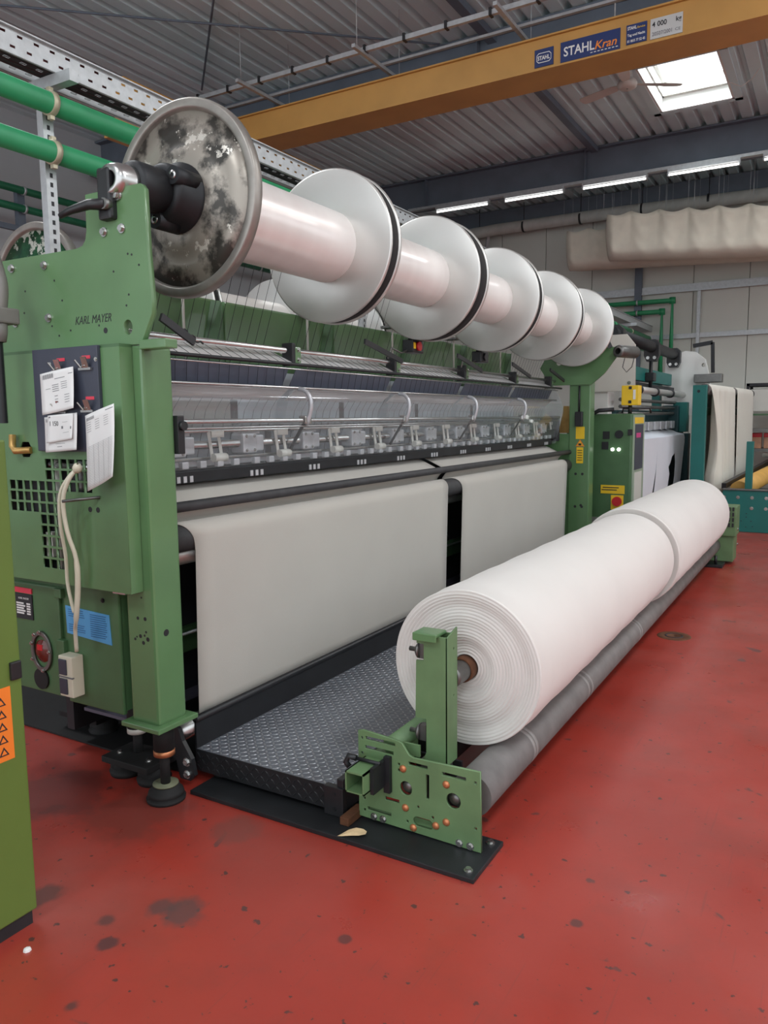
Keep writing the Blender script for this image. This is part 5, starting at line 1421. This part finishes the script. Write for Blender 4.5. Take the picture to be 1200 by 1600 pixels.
def drape(label, s0, s1, zb0, zb1, ruff, m_):
    mb = MB(); v = []; nu, ns = 40, 40
    for i in range(ns + 1):
        s_ = s0 + (s1 - s0) * i / ns
        for j in range(nu + 1):
            u = j / nu
            if u < .32:   # back side, rising, flared
                k = 1 - u / .32; d_, z = -.078 - .10 * k, 1.90 - 1.35 * k
            elif u < .44:
                a = (u - .32) / .12 * PI; d_, z = -.078 * math.cos(a), 1.90 + .078 * math.sin(a)
            else:
                k = (u - .44) / .56; d_, z = .078 + .03 * k, 1.90 - (1.90 - (zb0 + (zb1 - zb0) * i / ns)) * k
            kk = max(0, (u - .44) / .56)
            gather = ruff * kk * (1 - i / ns) ** 1.5
            d_ += ruff * .12 * kk ** .6 * math.sin(s_ * 16 + 2.0 * u) * (1 - i / ns)
            d_ += .012 * math.sin(5 * s_) * kk
            v.append(RKp(s_ + gather * .30 * math.sin(PI * min(1, kk * 1.2)), d_, z))
    f = [(i * (nu + 1) + j, i * (nu + 1) + j + 1, (i + 1) * (nu + 1) + j + 1, (i + 1) * (nu + 1) + j) for i in range(ns) for j in range(nu)]
    mb.add(v, f, True)
    return tag(mb.build('draped_cloth', m_, solid=.004), label, 'fabric', 'cloths draped over the teal rack')
drape('white cloth gathered in folds over the teal rack', .05, 1.72, .50, .42, 1.0, M['drape'])
drape('smooth white cloth hanging at the far end of the rack', 1.90, 3.30, .42, .45, .0, M['drape'])
# teal bed with bolted front and amber roller
bedt = thing('teal_inspection_bed', (-.6, 12.5, 0), 'low teal machine bed with bolted front plate and amber roller', 'machine')
fpn = MB().bbox(-1.30, .5, 11.2, 11.25, .0, .555, .006).build('front_panel', TE, bedt)
MB().bbox(-1.30, .5, 11.17, 11.27, .555, .575, .004).build('top_rail', M['steel_d'], bedt)
bolts(fpn, [(-1.28 + .17 * i, 11.2, z) for i in range(8) for z in (.46, .32)], .016, .014)
h0 = MB().cyl((-1.0, 11.1985, .2), (-1.0, 11.2015, .2), .007, 10).build('drilled_hole', M['dark'], fpn)
copies(h0, [(x, 11.2, z) for x, z in ((-1.06, .14), (-.94, .14), (-1.0, .06), (-1.0, .24), (-1.08, .06), (-.92, .07))], fpn)
MB().bbox(-1.035, -.95, 11.2, 11.3, .575, 1.20, .006).build('post', TE, bedt)
MB().bar((-1.3, 11.3, .6), (-.95, 14.6, .78), .06, .07).build('side_rail', M['black'], bedt)
MB().cyl((-1.12, 11.4, .54), (-.75, 14.5, .70), .12, 24).build('amber_roller', M['wood'], bedt)
MB().cyl((-1.0, 13.4, .92), (.4, 13.2, .92), .03, 14).build('steel_rod', M['steel'], bedt)
MB().bbox(-.95, .5, 13.9, 14.05, .9, 1.2, .01).build('rear_panel', TE, bedt)
MB().bbox(-1.25, .5, 11.3, 14.6, .0, .3, .01).build('bed_frame', M['dteal'], bedt)
# storage shelf behind, against the end wall
sh = thing('storage_shelf', (-.6, 15.6, 0), 'dark shelf with pale boxes standing before the end wall', 'shelf')
for z in (.0, .9, 1.25, 2.05):
    MB().box(-1.45, .8, 15.2, 15.9, z, z + .05).build('shelf_board', M['dark'] if z > 1.5 else M['greyp'], sh)
for x in (-1.45, .75):
    for y in (15.2, 15.85):
        MB().box(x, x + .05, y, y + .05, 0, 2.1).build('upright', M['dark'], sh)
MB().bar((-1.45, 15.18, 1.55), (.8, 15.18, 1.55), .03, .03).build('rail', M['green_d'], sh)
tag(MB().bbox(-1.38, -.2, 15.25, 15.85, 1.6, 2.0, .02).build('storage_box', M['offwhite']), 'pale wide box on the upper board of the shelf', 'box')
for k, x in enumerate((-1.26, -1.06)):
    jr = thing('storage_jar', (x, 15.4, .95), ['clear jar with red lid on the shelf, nearer the rack', 'clear jar with red lid on the shelf, nearer the picture edge'][k], 'jar', 'red-lidded jars')
    MB().bbox(x - .08, x + .08, 15.32, 15.48, .95, 1.15, .01).build('body', mat('amber_contents', (190, 140, 110), .4, 0, .2, 14), jr)
    MB().bbox(x - .085, x + .085, 15.315, 15.485, 1.15, 1.225, .01).build('lid', M['red'], jr)
for z, o in ((.95, None),):
    pass

# ================================================================== small things on the floor
dn = thing('floor_drain_cover', (-1.075, 5.6, 0), 'round dark floor cover beside the fabric roll', 'cover')
MB().lathe((-.93, 5.62, 0), (0, 0, 1), [(0, .001), (.003, .001), (.003, .085), (.0035, .09), (.0035, .11), (0, .115)], 36).build('lid', M['rust'], dn)
MB().lathe((-.93, 5.62, .003), (0, 0, 1), [(0, .05), (.002, .052), (.002, .06), (0, .062)], 30).build('ring', M['dark'], dn)
tag(MB().bbox(-1.56, -1.52, 2.30, 2.42, .019, .05, .003).build('rusty_bar', M['rust']), 'short rusty square bar under the stand plate', 'bar')
lf = MB()
pts_ = [(0, 0, .0), (.03, .012, .003), (.07, .022, .012), (.11, .026, .016), (.145, .018, .012), (.155, 0, .010), (.14, -.02, .010), (.10, -.024, .008), (.06, -.012, .004), (.02, -.004, 0)]
ca, sa = math.cos(.9), math.sin(.9)
org_ = Vector((-1.52, 2.225, .021))
vv = [org_ + Vector((x * ca - y * sa, x * sa * .6 + y * ca, z)) * .9 for x, y, z in pts_]
cen = sum(vv, Vector()) / len(vv) + Vector((0, 0, .004))
lf.add(vv + [cen], [(i, (i + 1) % len(vv), len(vv)) for i in range(len(vv))])
tag(lf.build('dry_leaf', M['kraft'], solid=.001), 'curled dry leaf lying on the black floor plate', 'leaf')
for (x, y, lab, r) in ((-1.75, 1.28, 'small white paper scrap near the cabinet plinth', .012),):
    tag(MB().lathe((x - .24, y, 0), (0, 0, 1), [(0, .001), (0, r), (.006, r * .9), (.009, r * .4), (.009, .001)], 7, smooth=False).build('paper_scrap', M['paper']), lab, 'scrap')
